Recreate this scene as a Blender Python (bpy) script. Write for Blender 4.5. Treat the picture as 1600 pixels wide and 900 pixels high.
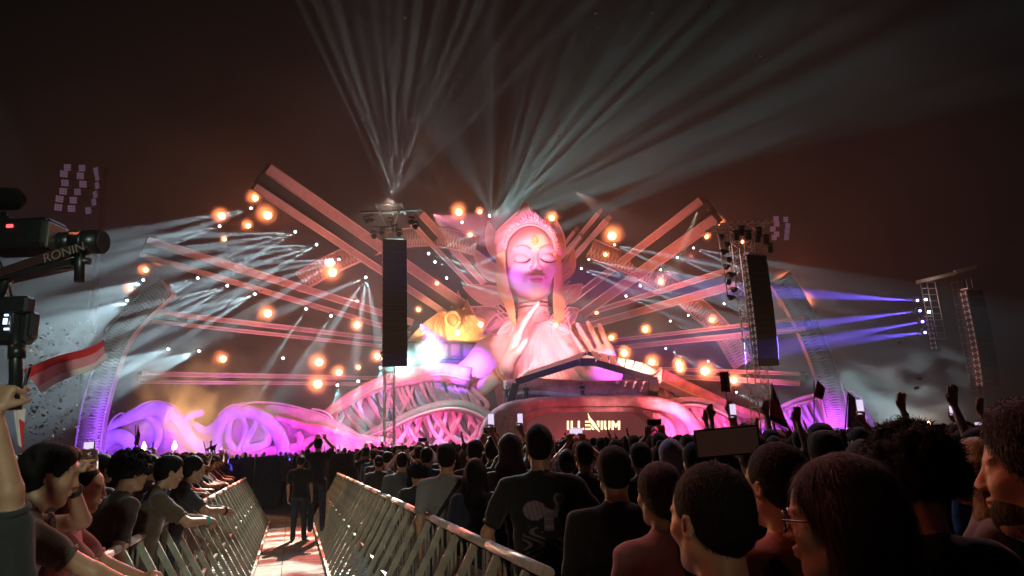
import bpy, bmesh, math, random
import numpy as np
from mathutils import Vector, Matrix, noise
from mathutils.bvhtree import BVHTree
for _o in list(bpy.data.objects): bpy.data.objects.remove(_o)
random.seed(7); rng = np.random.default_rng(7)
sc = bpy.context.scene
C = sc.collection
PI = math.pi
rad = math.radians
# ------------------------------------------------------------------ camera
CAMZ = 1.75
cam = bpy.data.cameras.new('camera'); cam_ob = bpy.data.objects.new('camera', cam); C.objects.link(cam_ob)
cam.sensor_width = 36; cam.lens = 24; cam.clip_start = .05; cam.clip_end = 3000
CR = Matrix.Rotation(rad(90 + 12.8), 4, 'X') @ Matrix.Rotation(rad(-2.3), 4, 'Z')
cam_ob.matrix_world = Matrix.Translation((0, 0, CAMZ)) @ CR
sc.camera = cam_ob
def at(px, py, Y):                    # world point seen at photo pixel (1600 x 900) in the plane y = Y
    d = CR.to_3x3() @ Vector(((px - 800) / 1066.7, -(py - 450) / 1066.7, -1))
    return Vector((0, 0, CAMZ)) + d * (Y / d.y)
def pix(p):
    q = CR.to_3x3().transposed() @ (Vector(p) - Vector((0, 0, CAMZ)))
    return 800 + 1066.7 * q.x / -q.z, 450 - 1066.7 * q.y / -q.z
# ------------------------------------------------------------------ world, exposure, render settings
w = bpy.data.worlds.new('World'); sc.world = w; w.use_nodes = True
bg = w.node_tree.nodes['Background']
bg.inputs[0].default_value = (.0014, .0015, .0017, 1); bg.inputs[1].default_value = 1.0
sc.view_settings.view_transform = 'Standard'; sc.view_settings.look = 'None'
sc.view_settings.exposure = .45; sc.view_settings.gamma = 1
cy = sc.cycles
cy.use_denoising = True
cy.volume_bounces = 0; cy.max_bounces = 4; cy.diffuse_bounces = 2; cy.glossy_bounces = 2
cy.transmission_bounces = 2; cy.transparent_max_bounces = 12
cy.sample_clamp_indirect = 4
cy.volume_step_rate = 1; cy.volume_max_steps = 96
# ------------------------------------------------------------------ corridor frame (a = metres along it, l = metres to its right)
AZ = rad(17.9)
CU = Vector((-math.sin(AZ), math.cos(AZ), 0)); CV = Vector((math.cos(AZ), math.sin(AZ), 0))
def cor(a, l, z=0): return CU * a + CV * l + Vector((0, 0, z))
# ------------------------------------------------------------------ materials
MATS = {}
def mat(name, col, rough=.7, metal=0, noise_scale=0, noise_amt=.3, bump=0, bump_scale=60, emit=None, estr=0, objcol=False, stretch=None, spec=.4, sheen=0):
    if name in MATS: return MATS[name]
    m = bpy.data.materials.new(name); m.use_nodes = True; nt = m.node_tree; N = nt.nodes; L = nt.links
    b = N['Principled BSDF']
    b.inputs['Base Color'].default_value = (*col, 1); b.inputs['Roughness'].default_value = rough
    b.inputs['Metallic'].default_value = metal; b.inputs['Specular IOR Level'].default_value = spec
    if sheen: b.inputs['Sheen Weight'].default_value = sheen
    tc = N.new('ShaderNodeTexCoord'); mp = N.new('ShaderNodeMapping'); L.new(tc.outputs['Object'], mp.inputs[0])
    if stretch: mp.inputs['Scale'].default_value = stretch
    base = None
    if objcol:
        oi = N.new('ShaderNodeObjectInfo'); base = oi.outputs['Color']
        L.new(base, b.inputs['Base Color'])
    if noise_scale:
        n = N.new('ShaderNodeTexNoise'); n.inputs['Scale'].default_value = noise_scale; n.inputs['Detail'].default_value = 6; n.inputs['Roughness'].default_value = .65
        L.new(mp.outputs[0], n.inputs[0])
        r = N.new('ShaderNodeMapRange'); r.inputs[1].default_value = .3; r.inputs[2].default_value = .7
        r.inputs[3].default_value = 1 - noise_amt; r.inputs[4].default_value = 1 + noise_amt
        L.new(n.outputs[0], r.inputs[0])
        mx = N.new('ShaderNodeMix'); mx.data_type = 'RGBA'; mx.blend_type = 'MULTIPLY'; mx.inputs[0].default_value = 1
        if base: L.new(base, mx.inputs[6])
        else: mx.inputs[6].default_value = (*col, 1)
        L.new(r.outputs[0], mx.inputs[7]); L.new(mx.outputs[2], b.inputs['Base Color'])
    if bump:
        n2 = N.new('ShaderNodeTexNoise'); n2.inputs['Scale'].default_value = bump_scale; n2.inputs['Detail'].default_value = 4
        L.new(mp.outputs[0], n2.inputs[0])
        bp = N.new('ShaderNodeBump'); bp.inputs['Strength'].default_value = bump; bp.inputs['Distance'].default_value = .007 if bump_scale > 20 else .15
        L.new(n2.outputs[0], bp.inputs['Height']); L.new(bp.outputs[0], b.inputs['Normal'])
    if emit:
        b.inputs['Emission Color'].default_value = (*emit, 1); b.inputs['Emission Strength'].default_value = estr
    MATS[name] = m
    return m
# ------------------------------------------------------------------ objects
def props(o, label=None, cat=None, group=None, kind=None):
    if label: o['label'] = label
    if cat: o['category'] = cat
    if group: o['group'] = group
    if kind: o['kind'] = kind
    return o
def thing(name, label, cat, loc=(0, 0, 0), rot=(0, 0, 0), group=None):
    o = bpy.data.objects.new(name, None); o.empty_display_size = .2; C.objects.link(o)
    o.location = loc; o.rotation_euler = rot
    return props(o, label, cat, group)
def link(name, me, parent=None, loc=None, rot=None):
    o = bpy.data.objects.new(name, me); C.objects.link(o)
    if parent: o.parent = parent
    if loc is not None: o.location = loc
    if rot is not None: o.rotation_euler = rot
    return o
def copy_tree(o, parent=None):
    c = o.copy(); C.objects.link(c)
    if parent: c.parent = parent
    for ch in list(KIDS.get(o.name, ())): copy_tree(ch, c)
    return c
KIDS = {}
def index_kids():
    KIDS.clear()
    for o in bpy.data.objects:
        if o.parent: KIDS.setdefault(o.parent.name, []).append(o)
def mesh_from(name, v, f, mats=(), mi=None, smooth=False):
    me = bpy.data.meshes.new(name)
    me.from_pydata([tuple(p) for p in v], [], [tuple(q) for q in f])
    for m in mats: me.materials.append(m)
    if mi is not None: me.polygons.foreach_set('material_index', list(mi))
    if smooth: me.polygons.foreach_set('use_smooth', [True] * len(me.polygons))
    me.update(); return me
class MB:
    """collects shapes, then becomes one mesh"""
    def __init__(s): s.v = []; s.f = []; s.m = []; s.sm = []
    def add(s, v, f, m=0, sm=False):
        o = len(s.v); s.v += [Vector(p) for p in v]
        for q in f: s.f.append([i + o for i in q]); s.m.append(m); s.sm.append(sm)
        return s
    def box(s, c, d, R=None, m=0, bev=0):
        c = Vector(c); x, y, z = d[0] / 2, d[1] / 2, d[2] / 2
        if bev:
            b = bev; v = []
            for k, zz, ins in ((0, -z, b), (1, -z + b, 0), (2, z - b, 0), (3, z, b)):
                X, Y = x - ins, y - ins
                v += [(-X, -Y + b * (ins == 0), zz), (-X + b * (ins == 0), -Y, zz), (X - b * (ins == 0), -Y, zz), (X, -Y + b * (ins == 0), zz),
                      (X, Y - b * (ins == 0), zz), (X - b * (ins == 0), Y, zz), (-X + b * (ins == 0), Y, zz), (-X, Y - b * (ins == 0), zz)]
            f = [[7, 6, 5, 4, 3, 2, 1, 0], [24, 25, 26, 27, 28, 29, 30, 31]]
            for k in range(3):
                for i in range(8): f.append([k * 8 + i, k * 8 + (i + 1) % 8, k * 8 + 8 + (i + 1) % 8, k * 8 + 8 + i])
        else:
            v = [(-x, -y, -z), (x, -y, -z), (x, y, -z), (-x, y, -z), (-x, -y, z), (x, -y, z), (x, y, z), (-x, y, z)]
            f = [(3, 2, 1, 0), (4, 5, 6, 7), (0, 1, 5, 4), (1, 2, 6, 5), (2, 3, 7, 6), (3, 0, 4, 7)]
        v = [(R @ Vector(p) if R else Vector(p)) + c for p in v]
        return s.add(v, f, m)
    def beam(s, a, b, wd, ht, m=0, up=(0, 0, 1)):          # a box from a to b
        a = Vector(a); b = Vector(b); d = (b - a); L = d.length; d.normalize()
        x = d.cross(Vector(up)); x = x.normalized() if x.length > 1e-4 else Vector((1, 0, 0)); z = x.cross(d)
        R = Matrix((x, d, z)).transposed()
        return s.box((a + b) / 2, (wd, L, ht), R, m)
    def tube(s, pts, r, n=8, m=0, flat=1, up=None, closed_ends=True):
        pts = [Vector(p) for p in pts]; K = len(pts)
        if not hasattr(r, '__len__'): r = [r] * K
        v = []; last = Vector(up) if up else None
        for i, p in enumerate(pts):
            t = (pts[min(i + 1, K - 1)] - pts[max(i - 1, 0)]).normalized()
            if last is None: last = Vector((0, 0, 1)) if abs(t.z) < .9 else Vector((1, 0, 0))
            x = t.cross(last)
            if x.length < 1e-5: x = t.orthogonal()
            x.normalize(); y = x.cross(t)
            if not up: last = y
            for k in range(n):
                an = 2 * PI * k / n
                v.append(p + x * math.cos(an) * r[i] + y * math.sin(an) * r[i] * flat)
        f = []
        for i in range(K - 1):
            for k in range(n):
                f.append((i * n + k, i * n + (k + 1) % n, (i + 1) * n + (k + 1) % n, (i + 1) * n + k))
        s.add(v, f, m, True)
        if closed_ends:
            o = len(s.v) - K * n
            s.f.append([o + k for k in range(n)][::-1]); s.m.append(m); s.sm.append(False)
            s.f.append([o + (K - 1) * n + k for k in range(n)]); s.m.append(m); s.sm.append(False)
        return s
    def ball(s, c, r, n=10, m=0, R=None):
        c = Vector(c); r = Vector(r) if hasattr(r, '__len__') else Vector((r, r, r)); k = n // 2
        v = []; f = []
        for i in range(1, k):
            th = PI * i / k
            for j in range(n):
                ph = 2 * PI * j / n
                p = Vector((r.x * math.sin(th) * math.cos(ph), r.y * math.sin(th) * math.sin(ph), r.z * math.cos(th)))
                v.append((R @ p if R else p) + c)
        t = Vector((0, 0, r.z)); v.append((R @ t if R else t) + c); v.append((R @ -t if R else -t) + c)
        for i in range(k - 2):
            for j in range(n): f.append((i * n + j, (i + 1) * n + j, (i + 1) * n + (j + 1) % n, i * n + (j + 1) % n))
        T = len(v) - 2
        for j in range(n):
            f.append((T, j, (j + 1) % n)); f.append((T + 1, (k - 2) * n + (j + 1) % n, (k - 2) * n + j))
        return s.add(v, f, m, True)
    def prism(s, poly, depth, M, m=0):                     # poly in the local xz plane, thickness along local y
        n = len(poly)
        v = [M @ Vector((x, 0, z)) for x, z in poly] + [M @ Vector((x, depth, z)) for x, z in poly]
        f = [list(range(n)), list(range(2 * n - 1, n - 1, -1))]
        for i in range(n): f.append([i, n + i, n + (i + 1) % n, (i + 1) % n])
        return s.add(v, f, m)
    def mesh(s, name, mats):
        me = bpy.data.meshes.new(name); me.from_pydata([tuple(p) for p in s.v], [], s.f)
        for mm in (mats if isinstance(mats, (list, tuple)) else [mats]): me.materials.append(mm)
        me.polygons.foreach_set('material_index', s.m); me.polygons.foreach_set('use_smooth', s.sm)
        bm = bmesh.new(); bm.from_mesh(me); bmesh.ops.recalc_face_normals(bm, faces=bm.faces); bm.to_mesh(me); bm.free()
        me.update(); return me
    def obj(s, name, mats, parent=None, loc=None, rot=None): return link(name, s.mesh(name, mats), parent, loc, rot)
def spline(pts, n=6):                                      # Catmull-Rom through the points
    P = [Vector(p) for p in pts]; P = [P[0] * 2 - P[1]] + P + [P[-1] * 2 - P[-2]]; out = []
    for i in range(1, len(P) - 2):
        for k in range(n):
            t = k / n; a, b, c, d = P[i - 1], P[i], P[i + 1], P[i + 2]
            out.append(.5 * ((2 * b) + (c - a) * t + (2 * a - 5 * b + 4 * c - d) * t * t + (3 * b - a - 3 * c + d) * t ** 3))
    out.append(P[-2]); return out
# ------------------------------------------------------------------ signed-distance sculpting
class SDF:
    def __init__(s): s.p = []
    def cap(s, a, b, ra, rb=None, tag=0, k=.03, op=0): s.p.append(('c', np.array(a, float), np.array(b, float), ra, ra if rb is None else rb, tag, k, op)); return s
    def ell(s, c, r, tag=0, k=.03, R=None, op=0):
        s.p.append(('e', np.array(c, float), np.array(r, float), None if R is None else np.array(R.to_3x3()), None, tag, k, op)); return s
    def xform(s, M, start=0):                              # move primitives from index start on by a rigid matrix
        A = np.array(M.to_3x3()); t = np.array(M.translation)
        for i in range(start, len(s.p)):
            p = list(s.p[i]); p[1] = A @ p[1] + t
            if p[0] == 'c': p[2] = A @ p[2] + t
            else: p[3] = A if p[3] is None else A @ p[3]
            s.p[i] = tuple(p)
        return s
    def build(s, xs, ys, zs, fold=None):
        X = [np.asarray(q, np.float32) for q in (xs, ys, zs)]
        F = np.full([len(q) for q in X], 9e3, np.float32); T = np.zeros(F.shape, np.int8)
        for ty, a, b, c, d, tag, k, op in s.p:
            if ty == 'c': lo = np.minimum(a - c, b - d); hi = np.maximum(a + c, b + d)
            else:
                e = b if c is None else np.abs(c) @ b
                lo = a - e; hi = a + e
            mg = k * 2 + 2.5 * max(q[1] - q[0] for q in X) + .3 * (hi - lo).max() * (ty == 'e')
            sl = []
            for ax in range(3):
                i0 = int(np.searchsorted(X[ax], lo[ax] - mg)); i1 = int(np.searchsorted(X[ax], hi[ax] + mg)); sl.append(slice(i0, max(i1, i0)))
            sl = tuple(sl)
            if any(q.stop - q.start < 1 for q in sl): continue
            P = np.stack(np.meshgrid(*[X[i][sl[i]] for i in range(3)], indexing='ij'), -1)
            if ty == 'c':
                ab = (b - a).astype(np.float32); t = np.clip(((P - a) @ ab) / max(float(ab @ ab), 1e-9), 0, 1)
                D = np.linalg.norm(P - a - t[..., None] * ab, axis=-1) - (c + (d - c) * t)
            else:
                q = P - a
                if c is not None: q = q @ c
                k0 = np.linalg.norm(q / b, axis=-1); k1 = np.linalg.norm(q / (b * b), axis=-1)
                D = k0 * (k0 - 1) / np.maximum(k1, 1e-6)
            D = D.astype(np.float32); G = F[sl]
            if op == 0:
                h = np.maximum(k - np.abs(D - G), 0) / k
                T[sl] = np.where(D < G, tag, T[sl]); F[sl] = np.minimum(D, G) - h * h * k * .25
            else:                                          # carve
                h = np.maximum(k - np.abs(-D - G), 0) / k
                F[sl] = np.maximum(-D, G) + h * h * k * .25
                if op == 2: T[sl] = np.where(-D > G - .001, tag, T[sl])
        if fold is not None:
            P = np.meshgrid(*X, indexing='ij', sparse=True); F = F - fold(*P, T)
        return F, T, X
def surface(F, T, X):
    S = F < 0; n = F.shape
    cnt = np.zeros([q - 1 for q in n], np.int8)
    for a in (0, 1):
        for b in (0, 1):
            for c in (0, 1): cnt += S[a:n[0] - 1 + a, b:n[1] - 1 + b, c:n[2] - 1 + c]
    act = (cnt > 0) & (cnt < 8); I = np.argwhere(act); idx = np.full(cnt.shape, -1, np.int32); idx[act] = np.arange(len(I))
    i, j, k = I.T; acc = np.zeros((len(I), 3)); num = np.zeros(len(I)); best = np.full(len(I), 9e9); tag = np.zeros(len(I), np.int8)
    cs = [(a, b, c) for a in (0, 1) for b in (0, 1) for c in (0, 1)]
    def pos(o): return np.stack([X[0][i + o[0]], X[1][j + o[1]], X[2][k + o[2]]], -1)
    for A in cs:
        fa = F[i + A[0], j + A[1], k + A[2]]; m = np.abs(fa) < best; best = np.where(m, np.abs(fa), best); tag = np.where(m, T[i + A[0], j + A[1], k + A[2]], tag)
        for ax in range(3):
            if A[ax]: continue
            B = list(A); B[ax] = 1; fb = F[i + B[0], j + B[1], k + B[2]]
            cr = (fa < 0) != (fb < 0); t = np.where(cr, fa / np.where(fa == fb, 1, fa - fb), 0)
            p = pos(A) * (1 - t)[:, None] + pos(B) * t[:, None]
            acc += p * cr[:, None]; num += cr
    V = acc / num[:, None]; Q = []
    for ax in range(3):
        u, v = [(1, 2), (2, 0), (0, 1)][ax]
        s0 = [slice(None)] * 3; s1 = [slice(None)] * 3; s0[ax] = slice(0, n[ax] - 1); s1[ax] = slice(1, n[ax])
        for q in (u, v): s0[q] = slice(1, n[q] - 1); s1[q] = slice(1, n[q] - 1)
        a = S[tuple(s0)]; b = S[tuple(s1)]; E = np.argwhere(a != b); fl = a[tuple(E.T)]
        E = E.copy(); E[:, u] += 1; E[:, v] += 1
        def cell(du, dv):
            G = E.copy(); G[:, u] += du; G[:, v] += dv; return idx[tuple(G.T)]
        q = np.stack([cell(-1, -1), cell(0, -1), cell(0, 0), cell(-1, 0)], -1)
        q[~fl] = q[~fl][:, ::-1]; Q.append(q)
    Q = np.concatenate(Q); Q = Q[(Q >= 0).all(1)]
    return V, Q, tag[Q[:, 0]]
def sdf_mesh(name, s, xs, ys, zs, mats, fold=None, relax=1):
    V, Q, t = surface(*s.build(xs, ys, zs, fold))
    for _ in range(relax):
        A = np.zeros_like(V); N = np.zeros(len(V))
        for a, b in ((0, 1), (1, 2), (2, 3), (3, 0)):
            np.add.at(A, Q[:, a], V[Q[:, b]]); np.add.at(A, Q[:, b], V[Q[:, a]]); np.add.at(N, Q[:, a], 1); np.add.at(N, Q[:, b], 1)
        V = V * .5 + .5 * A / np.maximum(N, 1)[:, None]
    me = bpy.data.meshes.new(name); me.vertices.add(len(V)); me.vertices.foreach_set('co', V.astype(np.float32).ravel())
    me.loops.add(len(Q) * 4); me.loops.foreach_set('vertex_index', Q.astype(np.int32).ravel())
    me.polygons.add(len(Q)); me.polygons.foreach_set('loop_start', np.arange(0, len(Q) * 4, 4, dtype=np.int32))
    for m in mats: me.materials.append(m)
    me.polygons.foreach_set('material_index', t.astype(np.int32)); me.polygons.foreach_set('use_smooth', np.ones(len(Q), bool))
    me.update(calc_edges=True); me.validate(); return me
def rng_axis(lo, hi, st): return np.arange(lo, hi + st, st)
# ------------------------------------------------------------------ people
M_skin = mat('skin', (.42, .22, .14), .5, noise_scale=14, noise_amt=.12, bump=.15, bump_scale=90, spec=.5)
M_skin2 = mat('skin_dark', (.27, .135, .085), .5, noise_scale=14, noise_amt=.12, bump=.15, bump_scale=90, spec=.5)
M_top = mat('shirt', (.1, .1, .1), .88, noise_scale=30, noise_amt=.12, bump=.35, bump_scale=240, objcol=True, spec=.2, sheen=.15)
M_pants = mat('trousers', (.035, .04, .06), .9, noise_scale=20, noise_amt=.2, bump=.3, bump_scale=160, spec=.2)
M_shoe = mat('shoe', (.05, .05, .05), .6)
M_hair = mat('hair', (.006, .0045, .004), .7, noise_scale=40, noise_amt=.3, bump=.8, bump_scale=150, stretch=(1, 1, .15), spec=.18)
M_hair_red = mat('auburn_hair', (.028, .009, .006), .6, noise_scale=40, noise_amt=.3, bump=.8, bump_scale=150, stretch=(1, 1, .12), spec=.2)
M_hair_blond = mat('blond_hair', (.32, .2, .09), .45, noise_scale=40, noise_amt=.4, bump=.8, bump_scale=150, stretch=(1, 1, .12))
M_cap = mat('cap_cloth', (.02, .02, .022), .8, noise_scale=60, noise_amt=.2, bump=.3, bump_scale=300)
M_phone = mat('phone_case', (.02, .02, .022), .3, spec=.6)
M_screen = mat('lit_phone_screen', (.02, .02, .02), .2, emit=(.75, .62, .85), estr=.8)
M_black = mat('black_plastic', (.015, .015, .016), .35, noise_scale=20, noise_amt=.2, spec=.5)
M_darkm = mat('dark_metal', (.06, .06, .065), .4, metal=.8, noise_scale=15, noise_amt=.25)
SKINS = [M_skin, M_top, M_pants, M_shoe]
def ik(S, Wr, pole, l1=.285, l2=.255):
    S = Vector(S); Wr = Vector(Wr); d = Wr - S; L = min(d.length, (l1 + l2) * .995); d = d.normalized(); Wr = S + d * L
    x = (l1 * l1 - l2 * l2 + L * L) / (2 * L); h = math.sqrt(max(l1 * l1 - x * x, 0))
    p = Vector(pole); p = (p - d * p.dot(d)).normalized()
    return S + d * x + p * h, Wr
def hand(s, Wr, fwd, up, side, curl=.3, spread=.12, sc_=1.0, rf=.0095, tag=0):
    """palm and five bent fingers; fwd = where the fingers point, up = back of the hand, side = +1 thumb towards fwd x up"""
    f = Vector(fwd).normalized(); u = Vector(up); u = (u - f * u.dot(f)).normalized(); t = f.cross(u) * side
    W = Vector(Wr)
    for k, (o, ln) in enumerate(((-.030, .066), (-.0105, .082), (.0105, .089), (.031, .080))):
        kn = W + f * (.088 - .004 * abs(o) / .03) * sc_ + t * o * sc_
        s.cap(W + t * o * .55 * sc_ + f * .015 * sc_, kn, .015 * sc_, .0125 * sc_, tag, .012 * sc_)
        a = curl * (1 + .12 * (3 - k)); di = (f * math.cos(a) - u * math.sin(a) + t * o * spread * 25 * .3).normalized(); p = kn
        for q, (fr, bend) in enumerate(((.45, 0), (.32, a * .9), (.25, a * .8))):
            if q:
                ax = di.cross(u).normalized() if di.cross(u).length > .05 else t
                di = (Matrix.Rotation(-bend, 3, ax) @ di)
            e = p + di * ln * fr * sc_; s.cap(p, e, rf * (1.05 - .08 * q), rf * (.97 - .1 * q), tag, .004 * sc_); p = e
    b = W + f * .025 * sc_ + t * .022 * sc_; d1 = (f * .75 + t * .85 - u * (.2 + curl * .5)).normalized(); m_ = b + d1 * .042 * sc_
    s.cap(b, m_, .0155 * sc_, .0115 * sc_, tag, .01 * sc_)
    d2 = (f * 1.0 + t * .25 - u * (.25 + curl * .6)).normalized(); s.cap(m_, m_ + d2 * .034 * sc_, rf * 1.15, rf * .95, tag, .005 * sc_)
def head_prims(s, Mh, fem=0, beard=0, nose=1, det=1):
    st = len(s.p); w = .94 if fem else 1
    s.ell((0, -.012, .038), (.074 * w, .094, .088), 0, .02)
    s.ell((0, .022, -.02), (.061 * w, .068, .085), 0, .03)
    s.ell((0, .035, .045), (.058 * w, .054, .05), 0, .02)
    s.ell((0, .052, -.092), (.026 * w, .026, .022), 0, .035)
    for q in (-1, 1):
        s.cap((q * .05 * w, .01, -.055), (q * .02, .06, -.092), .018, .014, 0, .03)
        s.ell((q * .04 * w, .062, -.018), (.022, .02, .02), 0, .03)
        s.ell((q * .031, .094, .008), (.017, .012, .012), 0, .012, op=1)
        s.ell((q * .031, .076, .008), (.0165, .015, .013), 0, .005)
        s.cap((q * .012, .089, .026), (q * .046, .078, .03), .007, .006, 0, .012)
        E = Matrix.Rotation(q * -.35, 4, 'Z')
        s.ell((q * .078 * w, -.002, -.002), (.008, .018, .031), 0, .006, R=E)
        s.ell((q * .083 * w, .002, 0), (.006, .010, .019), 0, .004, R=E, op=1)
        s.cap((q * .076 * w, .003, .018), (q * .084 * w, -.014, .02), .005, .005, 0, .004)
    s.cap((0, .088, .02), (0, .107, -.022), .0075, .0108, 0, .012)
    for q in (-1, 1): s.ell((q * .011, .1, -.026), (.008, .009, .007), 0, .006)
    s.ell((0, .09, -.05), (.023, .012, .006), 0, .006); s.ell((0, .087, -.062), (.019, .012, .008), 0, .006)
    s.ell((0, .103, -.0555), (.024, .006, .0022), 0, .004, op=1)
    return s.xform(Mh, st)
def person_sdf(P):
    """P: pose dictionary. The figure stands at the origin facing +Y."""
    s = SDF(); fem = P.get('fem', 0); bulk = P.get('bulk', 1.0); lean = P.get('lean', 0.)
    H = P.get('neck', 1.47); sw = (.165 if fem else .19) * (bulk * .5 + .5)
    def L(v):                                              # torso leans forward about the hips
        v = Vector(v); v.z -= .95; v = Matrix.Rotation(-lean, 3, 'X') @ v; v.z += .95; return v
    Mh = Matrix.Translation(L((0, .02, H + .155))) @ Matrix.Rotation(P.get('yaw', 0), 4, 'Z') @ Matrix.Rotation(P.get('pitch', 0) - lean * .4, 4, 'X') @ Matrix.Rotation(P.get('tilt', 0), 4, 'Y')
    # torso and clothes
    R = Matrix.Rotation(-lean, 4, 'X'); b = bulk; bx = .93 if fem else 1
    s.ell(L((0, 0, 1.27)), (.168 * b * bx, .118 * b, .21), 1, .06, R=R)
    s.ell(L((0, .012, 1.06)), (.15 * b * bx, .118 * b, .2), 1, .06, R=R)
    s.ell(L((0, -.005, .93)), (.17 * b, .128 * b, .11), 1, .05, R=R)
    if fem:
        for q in (-1, 1): s.ell(L((q * .07, .1, 1.27)), (.06, .05, .06), 1, .05)
    for q in (-1, 1): s.cap(L((0, -.02, 1.445)), L((q * sw * .92, -.01, 1.405)), .05, .062, 1, .05)
    s.cap(L((0, -.015, 1.40)), Mh @ Vector((0, -.02, -.05)), .06, .055 if not fem else .046, 0, .02)
    s.cap(L((0, -.012, 1.452)), L((0, -.006, 1.47)), .064, .06, 1, .008)
    # legs
    for q in (-1, 1):
        st_ = P.get('stride', 0) * q
        hip = Vector((q * .09, 0, .9)); kn = Vector((q * .105, st_ * .6 + .02, .5)); an = Vector((q * .115, st_ - .02, .09))
        s.cap(hip, kn, .088 * b, .066, 2, .04); s.cap(kn, an, .066, .05, 2, .02)
        s.cap(an + Vector((0, -.03, -.045)), an + Vector((q * .03, .14, -.05)), .042, .036, 3, .02)
        s.cap(an, an + Vector((0, 0, -.05)), .045, .045, 3, .02)
    # arms
    hands = []
    for q, key in ((-1, 'L'), (1, 'R')):
        A = P.get(key, dict(w=(q * .27, .05, .86), pole=(q, -.6, 0), f=(0, .1, -1), u=(q, 0, 0), curl=.5))
        S_ = L((q * sw, -.01, 1.395)); E_, W_ = ik(S_, A['w'], A.get('pole', (q, -.4, -.3)))
        sl = P.get('sleeve', .62); m_ = S_.lerp(E_, sl)
        s.cap(S_, E_, .045, .037, 0, .015); s.cap(E_, W_, .039, .025, 0, .015)
        if sl > 1: s.cap(S_, E_, .06, .05, 1, .03); s.cap(E_, E_.lerp(W_, .95), .05, .035, 1, .02)
        else: s.cap(S_, m_, .066, .061, 1, .014)
        f = Vector(A.get('f', W_ - E_))
        hand(s, W_, f, A.get('u', (0, -1, 0)), A.get('side', q), A.get('curl', .3), A.get('spread', .12), 1.0, P.get('rf', .0105))
        hands.append((W_, f.normalized(), E_, S_))
    head_prims(s, Mh, fem)
    if P.get('collar'): s.cap(L((0, -.01, 1.47)), L((0, -.0, 1.5)), .072, .07, 1, .01)
    return s, Mh, hands, L
def cloth_fold(x, y, z, T):
    zz = z + 0 * x + 0 * y; T[(T == 1) & (zz < .86)] = 2; T[(T == 2) & (zz > .86)] = 1
    f = (np.sin(z * 38 + 5 * np.sin(x * 9 + 1) + 4 * np.sin(y * 7)) * .5 + np.sin(x * 45 + z * 14 + 3 * np.sin(z * 17)) * .35 + np.sin(z * 70 + x * 50) * .15)
    g = (np.sin(z * 31 + 3 * np.sin(x * 20)) + np.sin(z * 53 + y * 30)) * .5
    return np.where(T == 1, f * .0052, np.where(T == 2, g * .005, 0)).astype(np.float32)
def axes_for(P, hands, st=.0115, head_st=None, legs=.02):
    xm = .36; y0, y1 = -.22, .26; z1 = P.get('neck', 1.47) + .31
    for W_, f, E_, S_ in hands:
        for p in (W_, W_ + f * .2, E_):
            xm = max(xm, abs(p.x) + .07); y0 = min(y0, p.y - .07); y1 = max(y1, p.y + .08); z1 = max(z1, p.z + .06)
    z1 = min(z1, 2.4); hs = head_st or st
    zs = np.concatenate([rng_axis(-.02, .84, legs), rng_axis(.86, 1.38 if head_st else z1, st), rng_axis(1.38 + st, z1, hs) if head_st else []])
    zs = np.unique(zs)
    return rng_axis(-xm, xm, st if not head_st else (st + hs) / 2), rng_axis(y0, y1, st if not head_st else (st + hs) / 2), zs
def body_mesh(name, P, mats=SKINS, st=.0115, head_st=None, legs=.02):
    s, Mh, hands, L = person_sdf(P); ax = axes_for(P, hands, st, head_st, legs)
    return sdf_mesh(name, s, *ax, mats, cloth_fold, 1), Mh, hands, L
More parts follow.
